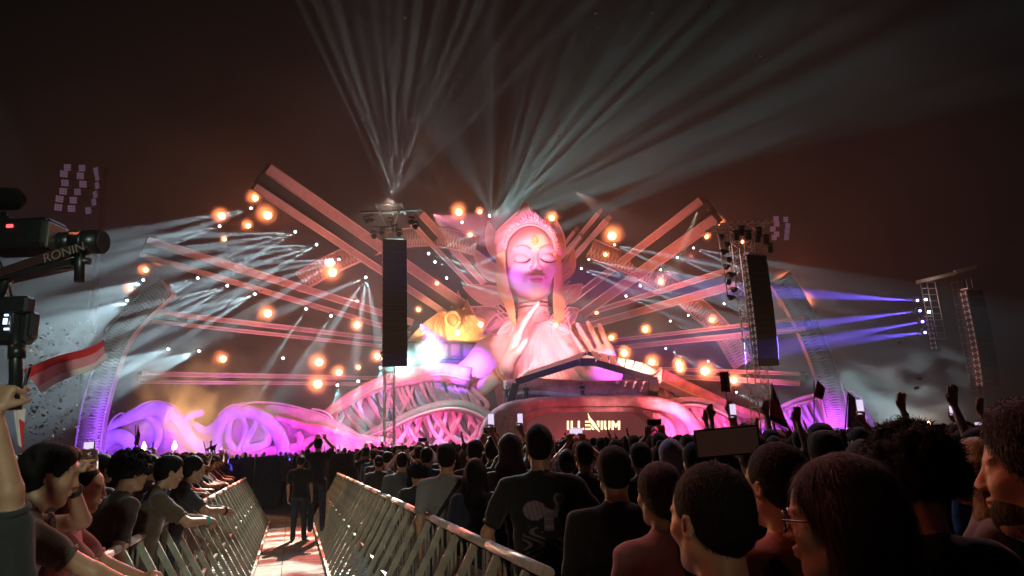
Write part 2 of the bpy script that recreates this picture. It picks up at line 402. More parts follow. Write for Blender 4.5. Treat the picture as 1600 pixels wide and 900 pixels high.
# ---- hair, built in the head's own frame
def hair_sdf(kind):
    s = SDF()
    if kind in ('short', 'buzz', 'fade'):
        e = {'short': .012, 'buzz': .004, 'fade': .008}[kind]
        s.ell((0, -.018, .046), (.076 + e, .094 + e, .088 + e), 0, .02)
        s.ell((0, -.055, -.01), (.062 + e * .8, .048 + e, .062), 0, .03)
        if kind == 'short':
            s.ell((0, .03, .098), (.055, .055, .042), 0, .03)
            for i in range(34):
                a = i * 2.4; r = .03 + .0012 * i; s.ell((math.cos(a) * r, -.01 + math.sin(a) * r * 1.1, .128 - .0011 * i), (.016, .018, .010), 0, .02)
        s.ell((0, .085, -.02), (.088, .062, .072), 0, .012, op=1)      # clears the face
        for q in (-1, 1): s.ell((q * .085, .012, -.012), (.022, .028, .034), 0, .008, op=1)
    elif kind in ('long', 'ponytail', 'bun', 'tied'):
        s.ell((0, -.016, .044), (.084, .106, .1), 0, .02)
        s.ell((0, -.05, 0), (.078, .062, .085), 0, .03)
        if kind == 'long':
            for q in (-1, 1):
                s.cap((q * .066, -.01, .03), (q * .085, -.02, -.16), .036, .042, 0, .03); s.cap((q * .085, -.02, -.16), (q * .07, -.06, -.34), .042, .022, 0, .03)
            s.cap((0, -.06, 0), (0, -.09, -.2), .07, .075, 0, .04); s.cap((-.03, -.09, -.2), (-.02, -.1, -.4), .06, .03, 0, .04); s.cap((.04, -.09, -.2), (.05, -.1, -.37), .05, .02, 0, .04)
        if kind == 'ponytail':
            s.ell((0, -.115, .03), (.026, .024, .026), 0, .01); s.cap((0, -.125, .03), (0, -.155, -.1), .028, .036, 0, .02); s.cap((0, -.155, -.1), (.01, -.12, -.3), .036, .012, 0, .02)
        if kind == 'bun': s.ell((0, -.06, .15), (.042, .042, .036), 0, .01)
        if kind == 'tied': s.ell((0, -.12, -.03), (.036, .03, .036), 0, .01)
        s.ell((0, .1, -.02), (.066, .072, .09), 0, .012, op=1)
    elif kind == 'curly':
        s.ell((0, -.02, .05), (.1, .11, .1), 0, .02)
        r_ = random.Random(3)
        for i in range(150):
            th = r_.random() * 2 * PI; ph = math.acos(1 - 1.45 * r_.random()); rr = .118 + r_.random() * .016
            s.ell((math.cos(th) * math.sin(ph) * rr * .95, -.02 + math.sin(th) * math.sin(ph) * rr, .045 + math.cos(ph) * rr), (.022, .022, .02), 0, .01)
        s.ell((0, .12, -.02), (.07, .075, .09), 0, .012, op=1)
    elif kind in ('cap', 'cap_back', 'beanie'):
        s.ell((0, -.008, .052), (.085, .104, .1), 0, .01)
        s.ell((0, 0, -.055), (.2, .2, .075), 0, .006, op=1)
        q = -1 if kind == 'cap_back' else 1
        if kind != 'beanie':
            s.ell((0, .13 * q, .028), (.065, .085, .009), 0, .012, R=Matrix.Rotation(-.22 * q, 4, 'X'))
            s.ell((0, -.008, .152), (.009, .009, .006), 0, .004)
        else:
            s.cap((-.0, -.085, .03), (0, -.085, .03), .03, .03, 0, .03)
            for i in range(24):
                a = i * 2 * PI / 24; s.ell((math.cos(a) * .082, -.008 + math.sin(a) * .1, .032), (.014, .014, .02), 0, .006)
    elif kind == 'hood':
        s.ell((0, -.025, .04), (.108, .13, .125), 0, .03); s.ell((0, -.06, -.06), (.1, .09, .09), 0, .05); s.cap((-.09, -.03, -.13), (.09, -.03, -.13), .05, .05, 0, .05)
        s.ell((0, .1, .0), (.078, .11, .1), 0, .01, op=1)
    return s
HAIRS = {}
def hair_mesh(kind, m, st=.0105):
    key = (kind, m.name, st)
    if key not in HAIRS:
        def fold(x, y, z, T):
            if kind in ('hood', 'cap', 'cap_back', 'beanie'): return (np.sin(z * 60 + 4 * np.sin(x * 22)) * .0018 + 0 * y).astype(np.float32)
            if kind in ('buzz', 'fade'): return (0 * x + 0 * y + 0 * z).astype(np.float32)
            an = np.arctan2(x, y + .02); return ((np.sin(an * 31 + 3 * np.sin(z * 30)) + .6 * np.sin(an * 57 + z * 12)) * (.0009 if kind != 'curly' else .003)).astype(np.float32)
        lo = -.46 if kind == 'long' else -.36 if kind == 'ponytail' else -.21 if kind == 'hood' else -.15
        HAIRS[key] = sdf_mesh('hair', hair_sdf(kind), rng_axis(-.16, .16, st), rng_axis(-.21, .24, st), rng_axis(lo, .22, st), [m], fold, 1)
    return HAIRS[key]
def strands(me, n, m, seed=1, length=.03, out=.25, down=1.0, wid=.0008, jit=.35):
    """fine loose hairs over a hair mesh, joined as one part"""
    r = np.random.default_rng(seed); nf = len(me.polygons)
    c = np.empty(nf * 3); me.polygons.foreach_get('center', c); c = c.reshape(-1, 3)
    nn = np.empty(nf * 3); me.polygons.foreach_get('normal', nn); nn = nn.reshape(-1, 3)
    i = r.integers(0, nf, n); p = c[i] + r.normal(0, .003, (n, 3)); N = nn[i]
    g = np.stack([np.zeros(n), -np.full(n, .35), -np.full(n, 1.)], 1) * down + r.normal(0, jit, (n, 3)); g -= N * (g * N).sum(1)[:, None]
    g /= np.linalg.norm(g, axis=1)[:, None] + 1e-6
    L = length * r.uniform(.5, 1.3, n)[:, None]; sd = np.cross(g, N); sd /= np.linalg.norm(sd, axis=1)[:, None] + 1e-6
    p0 = p - N * .002; p1 = p + g * L * .5 + N * L * out * .5; p2 = p + g * L + N * L * out * .55 - np.array([0, 0, 1]) * L * .1 * down
    V = np.stack([p0 - sd * wid, p0 + sd * wid, p1 - sd * wid * .8, p1 + sd * wid * .8, p2], 1).reshape(-1, 3)
    me2 = bpy.data.meshes.new('hair_strands'); b = np.arange(n) * 5
    F = []
    for k in b: F.append((k, k + 1, k + 3, k + 2)); F.append((k + 2, k + 3, k + 4))
    me2.from_pydata(V.tolist(), [], F); me2.materials.append(m); me2.update(); return me2
def phone_mesh(lit=True, big=1.0):
    b = MB(); b.box((0, 0, 0), (.155 * big, .009, .076 * big), bev=.002, m=0); b.box((0, -.0052, 0), (.146 * big, .001, .068 * big), m=1)
    b.box((.055 * big, .006, .018 * big), (.026, .003, .026), m=0)
    return b.mesh('phone', [M_phone, M_screen if lit else M_black])
PH_LIT = phone_mesh(True); PH_DARK = phone_mesh(False)
# ---- poses
def up_arm(q, x, y, z, f=None, u=None, curl=.25, pole=None, spread=.12):
    return dict(w=(x, y, z), f=f or (x * .2, .1, 1), u=u or (0, 1, .1), curl=curl, pole=pole or (q, -.2, -.4), spread=spread)
down_L = dict(w=(-.25, .06, .87), f=(-.05, .25, -1), u=(-1, 0, 0), curl=.5, pole=(-.4, -1, 0))
down_R = dict(w=(.25, .06, .87), f=(.05, .25, -1), u=(1, 0, 0), curl=.5, pole=(.4, -1, 0))
fold_L = dict(w=(.05, .25, 1.12), f=(1, .2, 0), u=(0, 1, .2), curl=.6, pole=(-1, -.3, -1)); fold_R = dict(w=(-.05, .27, 1.16), f=(-1, .2, 0), u=(0, 1, .2), curl=.6, pole=(1, -.3, -1))
POSES = dict(
    stand=dict(L=down_L, R=down_R),
    folded=dict(L=fold_L, R=fold_R),
    filming=dict(L=dict(w=(-.09, .3, 1.74), f=(.25, .1, 1), u=(-.3, 1, 0), curl=.9, pole=(-1, -.1, -.6)), R=dict(w=(.09, .3, 1.74), f=(-.25, .1, 1), u=(.3, 1, 0), curl=.9, pole=(1, -.1, -.6))),
    one_filming=dict(L=down_L, R=dict(w=(.16, .24, 1.82), f=(-.1, .1, 1), u=(.3, 1, 0), curl=1.0, pole=(1, -.1, -.6))),
    arm_up=dict(L=down_L, R=up_arm(1, .28, .06, 1.9)),
    both_up=dict(L=up_arm(-1, -.33, .08, 1.88), R=up_arm(1, .31, .1, 1.9)),
    leaning=dict(lean=.3, L=dict(w=(-.15, .54, 1.2), f=(1, .35, -.1), u=(0, .1, 1), curl=.6, pole=(-1, 0, -.6)), R=dict(w=(.17, .52, 1.2), f=(-1, .3, -.1), u=(0, .1, 1), curl=.6, pole=(1, 0, -.6))),
    walking=dict(stride=.16, L=dict(w=(-.25, .16, .9), f=(-.05, .5, -1), u=(-1, 0, 0), curl=.5, pole=(-.4, -1, 0)), R=dict(w=(.25, -.1, .88), f=(.05, -.1, -1), u=(1, 0, 0), curl=.5, pole=(.4, -1, 0))),
)
BODY = {}
def base_body(pose, fem=0, variant=0, st=.013):
    key = (pose, fem, variant)
    if key not in BODY:
        P = dict(POSES[pose]); P['fem'] = fem; P['rf'] = .0115
        P['bulk'] = (1.0, 1.12, .92)[variant]; P['sleeve'] = (.62, 1.1, .6)[variant] if not fem else .5
        me, Mh, hands, L = body_mesh('body', P, [M_skin if variant != 1 else M_skin2, M_top, M_pants, M_shoe], st, None, .03)
        BODY[key] = (me, Mh, hands)
    return BODY[key]
HAIRWORD = dict(short='short hair', buzz='cropped hair', long='long hair', ponytail='a ponytail', bun='a hair bun', cap='a peaked cap', cap_back='a backwards cap', beanie='a beanie', hood='a raised hood', curly='curly hair', tied='tied hair', fade='faded hair')
COLS = [('black', (.018, .018, .02)), ('charcoal', (.06, .06, .065)), ('navy', (.02, .03, .07)), ('grey', (.17, .17, .18)), ('white', (.55, .55, .56)), ('maroon', (.13, .02, .03)), ('brown', (.12, .07, .045)), ('blue', (.04, .09, .2)), ('pink', (.5, .2, .25))]
POSEWORD = dict(stand='', folded='arms folded', filming='filming', one_filming='phone raised', arm_up='arm raised', both_up='arms up', leaning='leaning', walking='walking')
def place_person(pose, fem, variant, hair, col, loc, rz, label, group, scale=1.0, hm=None):
    me, Mh, hands = base_body(pose, fem, variant)
    t = thing('person', label, 'person', loc, (0, 0, rz), group); t.scale = (scale,) * 3
    b = link('body', me, t); b.color = (*col, 1)
    m = hm or {'cap': M_cap, 'cap_back': M_cap, 'beanie': M_cap, 'hood': M_top}.get(hair, M_hair)
    nm = {'cap': 'cap', 'cap_back': 'cap', 'beanie': 'beanie', 'hood': 'hood'}.get(hair, 'hair')
    h = link(nm, hair_mesh(hair, m, .013), t); h.matrix_local = Mh; h.color = (*col, 1)
    if hair in ('cap', 'cap_back'): q = link('hair', hair_mesh('buzz', M_hair, .013), t); q.matrix_local = Mh
    return t, hands
def world_of(loc, rz, scale, p): return Vector(loc) + Matrix.Rotation(rz, 3, 'Z') @ (Vector(p) * scale)
# ------------------------------------------------------------------ lights and their fixtures
M_warm = mat('lit_warm_lens', (.8, .5, .3), .3, emit=(1, .42, .16), estr=9)
M_housing = mat('lamp_housing', (.03, .03, .032), .5, metal=.3, noise_scale=10)
M_white_l = mat('lit_white_lens', (.8, .9, .9), .3, emit=(.75, .95, 1), estr=16)
def spot(p, tgt, e, col, ang, parent=None, blend=.25, size=.05, name='beam'):
    l = bpy.data.lights.new(name, 'SPOT'); l.energy = e; l.color = col; l.spot_size = rad(ang); l.spot_blend = blend; l.shadow_soft_size = size
    o = bpy.data.objects.new(name, l); C.objects.link(o); o.location = p; o.rotation_euler = (Vector(tgt) - Vector(p)).to_track_quat('-Z', 'Y').to_euler()
    if parent: o.parent = parent; o.matrix_parent_inverse = parent.matrix_basis.inverted()
    return o
def blinder_meshes():
    b = MB(); b.box((0, .12, 0), (.62, .2, .5), bev=.03); b.tube([(-.36, .12, 0), (-.36, .12, .42), (.36, .12, .42), (.36, .12, 0)], .025, 6)
    f = MB(); f.tube([(0, .02, 0), (0, -.05, 0)], .3, 14)
    return b.mesh('lamp_body', M_housing), f.mesh('lens', M_warm)
BL_BODY, BL_LENS = blinder_meshes()
def head_meshes():
    b = MB(); b.box((0, 0, .3), (.34, .3, .12), bev=.02); b.box((-.17, 0, .12), (.04, .12, .3)); b.box((.17, 0, .12), (.04, .12, .3)); b.ball((0, .04, 0), (.14, .18, .14), 10)
    f = MB(); f.tube([(0, -.1, 0), (0, -.17, 0)], .1, 12)
    return b.mesh('lamp_body', M_housing), f.mesh('lens', M_white_l)
MH_BODY, MH_LENS = head_meshes()
def radial_volume(name, dens, power, aniso=.2, noise_sc=0, noise_amt=0, col=(.9, .9, .9), scale_v=(1, 1, 1), R=1.0, seed=0.):
    """a volume that thins from its centre to its rim (object space radius R)"""
    m = bpy.data.materials.new(name); m.use_nodes = True; nt = m.node_tree; N = nt.nodes; L = nt.links; N.clear()
    o = N.new('ShaderNodeOutputMaterial'); v = N.new('ShaderNodeVolumePrincipled'); v.inputs['Anisotropy'].default_value = aniso; v.inputs['Color'].default_value = (*col, 1)
    tc = N.new('ShaderNodeTexCoord'); ln = N.new('ShaderNodeVectorMath'); ln.operation = 'LENGTH'; L.new(tc.outputs['Object'], ln.inputs[0])
    r = N.new('ShaderNodeMapRange'); r.inputs[1].default_value = 0; r.inputs[2].default_value = R; r.inputs[3].default_value = 1; r.inputs[4].default_value = 0; L.new(ln.outputs['Value'], r.inputs[0])
    p = N.new('ShaderNodeMath'); p.operation = 'POWER'; p.inputs[1].default_value = power; L.new(r.outputs[0], p.inputs[0]); out = p.outputs[0]
    if noise_sc:
        nz = N.new('ShaderNodeTexNoise'); nz.noise_dimensions = '4D'; nz.inputs['W'].default_value = seed; nz.inputs['Scale'].default_value = noise_sc; nz.inputs['Detail'].default_value = 3; nz.inputs['Distortion'].default_value = .6
        mp = N.new('ShaderNodeMapping'); mp.inputs['Scale'].default_value = scale_v; L.new(tc.outputs['Object'], mp.inputs[0]); L.new(mp.outputs[0], nz.inputs[0])
        r2 = N.new('ShaderNodeMapRange'); r2.inputs[1].default_value = .35; r2.inputs[2].default_value = .65; r2.inputs[3].default_value = 1 - noise_amt; r2.inputs[4].default_value = 1 + noise_amt; L.new(nz.outputs[0], r2.inputs[0])
        mu = N.new('ShaderNodeMath'); mu.operation = 'MULTIPLY'; L.new(out, mu.inputs[0]); L.new(r2.outputs[0], mu.inputs[1]); out = mu.outputs[0]
    k = N.new('ShaderNodeMath'); k.operation = 'MULTIPLY'; k.inputs[1].default_value = dens; L.new(out, k.inputs[0]); L.new(k.outputs[0], v.inputs['Density']); L.new(v.outputs[0], o.inputs[1]); return m
M_halo_mist = radial_volume('lamp_halo_mist', 1.0, 1.8, R=1.15)  # added ball of mist that gives each lamp its halo
_b = MB(); _b.ball((0, 0, 0), 1.15, 14); HALO_MIST = _b.mesh('halo_mist', M_halo_mist)
def where(px, py):
    side = 'left' if px < 800 else 'right'
    v = 'high' if py < 400 else 'mid-height' if py < 500 else 'low'
    return side, v
WL = [0]
def warm_lamp(px, py, Y, e=260, sc_=1.0, col=(1, .38, .18), label=None):
    p = at(px, py, Y); t = thing('blinder_lamp', label, 'stage lamp', p, group='warm orange blinder lamps on the roof beams'); t.scale = (sc_,) * 3
    link('lamp_body', BL_BODY, t); link('lens', BL_LENS, t)
    l = bpy.data.lights.new('lamp_light', 'POINT'); l.energy = e; l.color = col; l.shadow_soft_size = .36 * sc_
    o = bpy.data.objects.new('lamp_light', l); C.objects.link(o); o.parent = t; o.location = (0, -.42, 0)
    link('halo_mist', HALO_MIST, t, (0, -.42, 0))
    return t
def moving_head(px, py, Y, targets, e, ang, col=(.62, .9, 1), label=None, group='white beam moving heads on the roof beams', sc_=1.0, lit=True):
    p = at(px, py, Y); t = thing('moving_head_lamp', label, 'stage lamp', p, group=group); t.scale = (sc_,) * 3
    link('lamp_body', MH_BODY, t); link('lens', MH_LENS, t)
    for (tx, ty, tY) in targets:
        q = at(tx, ty, tY); d = (q - p).normalized(); spot(p + d * .35 * sc_, q, e, col, ang, t, size=.05)
    return t
# ------------------------------------------------------------------ setting: ground and walkway
M_ground = mat('trodden_ground', (.035, .033, .03), .9, noise_scale=3, noise_amt=.5, bump=.5, bump_scale=8)
M_board = mat('walkway_board', (.42, .37, .32), .75, noise_scale=5, noise_amt=.35, bump=.3, bump_scale=50)
g = MB(); G = 12
for i in range(G):
    for j in range(G):
        x0 = -146 + 292 * i / G; x1 = x0 + 292 / G; y0 = -33 + 148 * j / G; y1 = y0 + 148 / G
        g.add([(x0, y0, 0), (x1, y0, 0), (x1, y1, 0), (x0, y1, 0)], [(0, 1, 2, 3)])
props(g.obj('ground', M_ground), kind='structure')
wk = MB(); wk.box((0, 0, .004), (1.5, 34, .008)); wk_o = props(wk.obj('walkway', mat('walkway_gap', (.03, .028, .025), .9), None, cor(12.2, -.1), (0, 0, AZ)), kind='structure')
pl = MB(); pl.box((0, 0, .012), (.7, 1.17, .014), bev=.003); plm = pl.mesh('board', M_board)
r_ = random.Random(4)
for k in range(26):
    for q in (-1, 1):
        o = link('board', plm, wk_o, (q * .353, -15 + k * 1.19 + r_.uniform(-.005, .005), .001 + r_.uniform(0, .004)), (0, 0, r_.uniform(-.004, .004)))
# ------------------------------------------------------------------ crowd barriers
M_galv = mat('galvanised_steel', (.26, .245, .2), .5, metal=.45, noise_scale=9, noise_amt=.3, bump=.1, bump_scale=80)
M_rail = mat('barrier_top_rail', (.6, .5, .44), .5, metal=.2, noise_scale=12, noise_amt=.2)
M_tread = mat('tread_plate', (.5, .5, .48), .5, metal=.5, noise_scale=14, noise_amt=.35, bump=.6, bump_scale=70)
M_perf = mat('barrier_sheet', (.16, .145, .12), .6, metal=.3, noise_scale=6, noise_amt=.3)
MOD = 1.06
def barrier_parts(sd):      # sd = +1: crowd to the right (+x); local x lateral, y along, z up; sloping struts come down towards the walkway
    P = {}
    b = MB(); b.tube([(0, -MOD / 2 + .004, 1.15), (0, MOD / 2 - .004, 1.15)], .03, 10); P['top_rail'] = (b.mesh('top_rail', M_rail), [(0, 0, 0)])
    b = MB(); b.box((0, 0, .57), (.045, .045, 1.1)); P['upright'] = (b.mesh('upright', M_galv), [(0, -MOD / 2 + .04, 0), (0, MOD / 2 - .04, 0)])
    b = MB(); b.beam((-.02 * sd, 0, 1.12), (-.62 * sd, 0, .04), .034, .05); P['brace'] = (b.mesh('brace', M_galv), [(0, -.265, 0), (0, .265, 0)])
    b = MB(); b.beam((-.3 * sd, -.26, .6), (-.3 * sd, .26, .6), .03, .03); P['mid_bar'] = (b.mesh('mid_bar', M_galv), [(0, 0, 0)])
    b = MB(); b.beam((-.02 * sd, -.0, 1.1), (-.02 * sd, .0, .08), .02, .02) if 0 else None
    for k in range(5): b.box((0, -MOD / 2 + .13 + k * .2, .58), (.016, .016, 1.05))
    b.box((0, 0, .5), (.02, MOD - .1, .03)); P['bar_panel'] = (b.mesh('bar_panel', M_galv), [(0, 0, 0)])
    b = MB(); b.box((.032 * sd, 0, .5), (.006, MOD - .12, .9)); P['infill_sheet'] = (b.mesh('infill_sheet', M_perf), [(0, 0, 0)])
    b = MB(); b.box((-.3 * sd, 0, .025), (.68, MOD - .06, .03), bev=.008)
    for k in range(5): b.box((-.3 * sd, -.4 + k * .2, .05), (.52, .09, .018), bev=.004)
    P['base_plate'] = (b.mesh('base_plate', M_tread), [(0, 0, 0)])
    b = MB(); b.beam((-.63 * sd, -MOD / 2 + .03, .07), (-.63 * sd, MOD / 2 - .03, .07), .04, .05); P['kick_bar'] = (b.mesh('kick_bar', M_galv), [(0, 0, 0)])
    return P
BP = {1: barrier_parts(1), -1: barrier_parts(-1)}
def barrier(a, l, sd, label):
    t = thing('crowd_barrier', label, 'barrier', cor(a, l), (0, 0, AZ), 'steel crowd barriers along both sides of the walkway')
    for n, (me, locs) in BP[sd].items():
        for q in locs: link(n, me, t, q)
NB = 15
ords = ['nearest', 'second', 'third', 'fourth', 'fifth', 'sixth', 'seventh', 'eighth', 'ninth', 'tenth', 'eleventh', 'twelfth', 'thirteenth', 'fourteenth', 'farthest']
for k in range(NB):
    barrier(3.2 + MOD / 2 + k * MOD, 1.16, 1, f'steel barrier with sloping struts on the right of the walkway, {ords[k]} of its row')
    barrier(3.2 + MOD / 2 + k * MOD, -1.12, -1, f'steel barrier with sloping struts on the left of the walkway, {ords[k]} of its row')
# dark barrier row that closes the walkway in front of the stage
sf = thing('stage_front_fence', 'long dark panelled fence across the far end of the walkway below the stage', 'fence', (0, 0, 0))
M_fence = mat('fence_panel', (.09, .095, .09), .7, noise_scale=4, noise_amt=.3)
fb = MB(); fb.box((0, 0, .7), (1.94, .06, 1.3), bev=.01); fbm = fb.mesh('panel', M_fence)
fr = MB(); fr.box((0, 0, 0), (60, .09, .06))
for k in range(30): link('panel', fbm, sf, (-37 + k * 2, 44, 0))
fr.obj('top_rail', M_galv, sf, (-8, 44, 1.39))
eg = thing('walkway_end_wall', 'dark grey panelled wall closing the far end of the walkway', 'wall', cor(25, 0), (0, 0, AZ))
eb = MB(); eb.box((0, 0, .82), (1.16, .06, 1.64), bev=.01); ebm = eb.mesh('panel', M_fence)
for k in range(4): link('panel', ebm, eg, (-1.77 + 1.18 * k, 0, 0))
# ------------------------------------------------------------------ stage set: sculpted wings, booth, deck
def pts(L, Y, n=5):
    out = []
    for q in L: out.append(at(q[0], q[1], q[2] if len(q) > 2 else Y))
    return spline(out, n)
M_foam = mat('painted_foam', (.6, .24, .34), .7, noise_scale=1.1, noise_amt=.4, bump=.8, bump_scale=2.6)
M_foam_l = mat('lavender_painted_foam', (.5, .42, .66), .7, noise_scale=.9, noise_amt=.3, bump=.5, bump_scale=2.2)
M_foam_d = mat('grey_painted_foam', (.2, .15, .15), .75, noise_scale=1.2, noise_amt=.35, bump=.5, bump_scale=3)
M_web = mat('web_cloth', (.36, .2, .28), .85, noise_scale=.5, noise_amt=.6, bump=.6, bump_scale=1.2)
M_stagebk = mat('black_stage_cloth', (.02, .018, .02), .9)
M_edge = mat('pale_edge_trim', (.45, .33, .3), .5)
def limb(b, L, Y, w0, w1=None, n=10, m=0, flat=.75, wm=None):
    P = pts(L, Y, 6); K = len(P); w1 = w0 if w1 is None else w1
    r = []
    for i in range(K):
        t = i / (K - 1); v = w0 + (w1 - w0) * t
        if wm: v = (w0 * (1 - t) ** 2 + 2 * wm * t * (1 - t) + w1 * t * t)
        r.append(v)
    b.tube(P, r, n, m, flat, up=(0, -1, 0)); return P
def web(b, top, bot, Y, dY=1.0, n=24, m=0, th=.3):
    A = pts(top, Y, 8); B = pts(bot, Y, 8)
    def smp(P, t): q = t * (len(P) - 1); i = min(int(q), len(P) - 2); return P[i].lerp(P[i + 1], q - i)
    rows = 6; v = []; f = []
    for i in range(n + 1):
        for j in range(rows + 1):
            p = smp(A, i / n).lerp(smp(B, i / n), j / rows); bul = math.sin(PI * j / rows)
            p = p + Vector((0, dY - bul * .9 + .45 * noise.noise(p * .35), 0)); v.append(p)
    for i in range(n):
        for j in range(rows): q = i * (rows + 1) + j; f.append((q, q + 1, q + rows + 2, q + rows + 1))
    N = len(v); v2 = [p + Vector((0, th, 0)) for p in v]; f2 = [tuple(N + k for k in reversed(q)) for q in f]
    b.add(v + v2, f + f2, m, True)
YW = 60
wing = thing('stage_wing', 'long sculpted wing of looping purple lit roots left of the statue', 'stage set piece', at(400, 706, YW))
def part(b, name, mats, par):
    me = b.mesh(name, mats); o = link(name, me, par); o.matrix_parent_inverse = par.matrix_basis.inverted(); return o
left_limbs = [
    ([(146, 713), (155, 698), (170, 686), (186, 682), (199, 688), (205, 702), (206, 716)], .8, .55, 1),
    ([(165, 676), (178, 664), (192, 657), (210, 648), (228, 642), (250, 641), (268, 648)], .25, .9, 1),
    ([(226, 643), (246, 636), (266, 644), (284, 662), (296, 682), (312, 700), (330, 712)], .55, .5, 1),
    ([(232, 650), (243, 660), (248, 678), (243, 695), (232, 712)], .45, .35, 1),
    ([(318, 644), (300, 649), (291, 661), (295, 680), (308, 693), (324, 702), (340, 710)], .3, .6, 1),
    ([(303, 662), (318, 672), (334, 668), (346, 657), (362, 645), (382, 641)], .25, .75, 1),
    ([(341, 712), (338, 693), (340, 674), (350, 657), (366, 645), (384, 642), (404, 648), (422, 661), (436, 680), (446, 710)], .5, .65, 1),
    ([(362, 648), (357, 668), (358, 690), (372, 709)], .28, .3, 1), ([(378, 650), (384, 668), (380, 690), (368, 709)], .22, .3, 1),
    ([(400, 656), (395, 672), (384, 690), (384, 711)], .22, .35, 1), ([(412, 662), (420, 676), (416, 692), (400, 700), (380, 703)], .3, .5, 1),
    ([(455, 664), (480, 667), (506, 672), (540, 682), (575, 690), (615, 697)], .22, .6, 0),
    ([(470, 692), (488, 686), (512, 684), (545, 688), (590, 697)], .2, .5, 0),
    ([(345, 708), (390, 708), (440, 702), (490, 698), (560, 702), (625, 704)], .35, .5, 0),
    ([(465, 676), (470, 688), (465, 700), (458, 709)], .3, .4, 0),
    ([(430, 652), (470, 664), (500, 678), (530, 690), (560, 700)], .2, .45, 0),
]
for L, a, c, m in left_limbs:
    b = MB(); limb(b, L, YW, a, c, 10, 0); part(b, 'root_limb', M_foam_l if m else M_foam, wing)
for L in ([(169, 668), (176, 655), (188, 646), (197, 648)], [(208, 641), (225, 630), (243, 627), (262, 630), (276, 639), (287, 650)], [(341, 648), (352, 638), (367, 632), (384, 634), (376, 641)],
          [(372, 633), (393, 629), (420, 629), (445, 632), (477, 640), (510, 651), (542, 672), (575, 685), (614, 694)], [(487, 639), (504, 642), (516, 650), (524, 660)]):
    b = MB(); limb(b, L, YW - .6, .09, .09, 6); part(b, 'crest_trim', M_edge, wing)
b = MB(); web(b, [(341, 650), (393, 632), (445, 635), (510, 653), (575, 687), (614, 696)], [(341, 712), (393, 711), (445, 711), (510, 709), (575, 708), (614, 707)], YW, 1.4, 30); part(b, 'web_panel', M_web, wing)
b = MB(); web(b, [(160, 690), (185, 655), (243, 632), (280, 648), (300, 668), (341, 668)], [(150, 716), (185, 716), (243, 715), (280, 714), (300, 714), (341, 713)], YW, 1.4, 20); part(b, 'web_panel', M_web, wing)
# big root fans either side of the statue
M_linedark = mat('dark_groove_paint', (.05, .025, .04), .8)
def fan(name, label, crest, Y, wcrest, nrib, seed, base_y, mm=M_foam, skew=0, lower=None, cm_=None):
    t = thing(name, label, 'stage set piece', at(crest[0][0], base_y, Y)); r = random.Random(seed)
    b = MB(); P = limb(b, crest, Y, *wcrest, 12, 0, .8); part(b, 'crest_limb', cm_ or mm, t)
    b = MB(); limb(b, [(x, y + 4) for x, y in crest], Y - .9, .1, .1, 6); part(b, 'crest_trim', M_edge, t)
    low = lower or [(x, base_y) for x, y in crest]
    b = MB(); web(b, crest, low, Y, 1.6, 30); part(b, 'web_panel', M_web, t)
    CP = [(crest[0][0] + (crest[-1][0] - crest[0][0]) * k / 60) for k in range(61)]
    def cy_(x):
        for (x0, y0), (x1, y1) in zip(crest, crest[1:]):
            if min(x0, x1) <= x <= max(x0, x1): return y0 + (y1 - y0) * (x - x0) / ((x1 - x0) or 1)
        return crest[-1][1]
    def ly_(x):
        for (x0, y0), (x1, y1) in zip(low, low[1:]):
            if min(x0, x1) <= x <= max(x0, x1): return y0 + (y1 - y0) * (x - x0) / ((x1 - x0) or 1)
        return low[-1][1]
    x0, x1 = crest[0][0], crest[-1][0]
    for k in range(nrib):
        if k % 2 == 0:
            xa = x0 + (x1 - x0) * (k + r.random()) / nrib; ya = cy_(xa); yl = ly_(xa); hh_ = yl - ya
            if hh_ > 8:
                b = MB(); q = r.uniform(.1, 1.0) * hh_; limb(b, [(xa, ya + 3), (xa + q * .3, ya + hh_ * .4), (xa + q, yl - 2)], Y + .62, .09, .16, 6, 0, .6); part(b, 'groove_line', M_linedark, t)
        x = x0 + (x1 - x0) * (k + .5) / nrib; y = cy_(x); yb = ly_(x); h = yb - y
        if h < 6: continue
        dx = (r.uniform(.35, 1.1) * h) * (1 if r.random() < .78 else -.6) + skew * h; xe = min(max(x + dx, min(x0, x1)), max(x0, x1)); ye = ly_(xe)
        b = MB(); limb(b, [(x, y + 2), (x + dx * .12, y + h * .3), (x + dx * .45, y + h * .68), (xe, ye + 1)], Y + .55 + r.uniform(-.1, .25), r.uniform(.14, .3), r.uniform(.2, .4), 8, 0, .6, wm=.12); part(b, 'root_limb', mm if r.random() < .7 else M_foam_l, t)
    return t
fan('root_fan', 'tall fan of pink lit roots rising from the left speaker tower to the statue', [(508, 650), (545, 624), (590, 602), (640, 588), (690, 582), (735, 590)], 66, (.5, 1.0), 30, 3, 690, lower=[(508, 672), (568, 690), (612, 680), (665, 660), (717, 655), (760, 655)])
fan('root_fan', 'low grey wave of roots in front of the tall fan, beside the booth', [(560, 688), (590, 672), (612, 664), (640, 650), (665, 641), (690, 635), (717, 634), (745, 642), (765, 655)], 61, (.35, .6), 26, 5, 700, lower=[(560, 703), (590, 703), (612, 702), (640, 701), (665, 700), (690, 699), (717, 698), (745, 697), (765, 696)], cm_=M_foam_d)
fan('root_fan', 'sloping crest of pink roots running down right of the booth canopy', [(1032, 590), (1060, 603), (1090, 616), (1120, 629), (1150, 642), (1180, 652), (1212, 664)], 66, (.9, .45), 16, 8, 690, lower=[(1032, 650), (1060, 650), (1090, 655), (1120, 660), (1150, 665), (1180, 668), (1212, 672)])
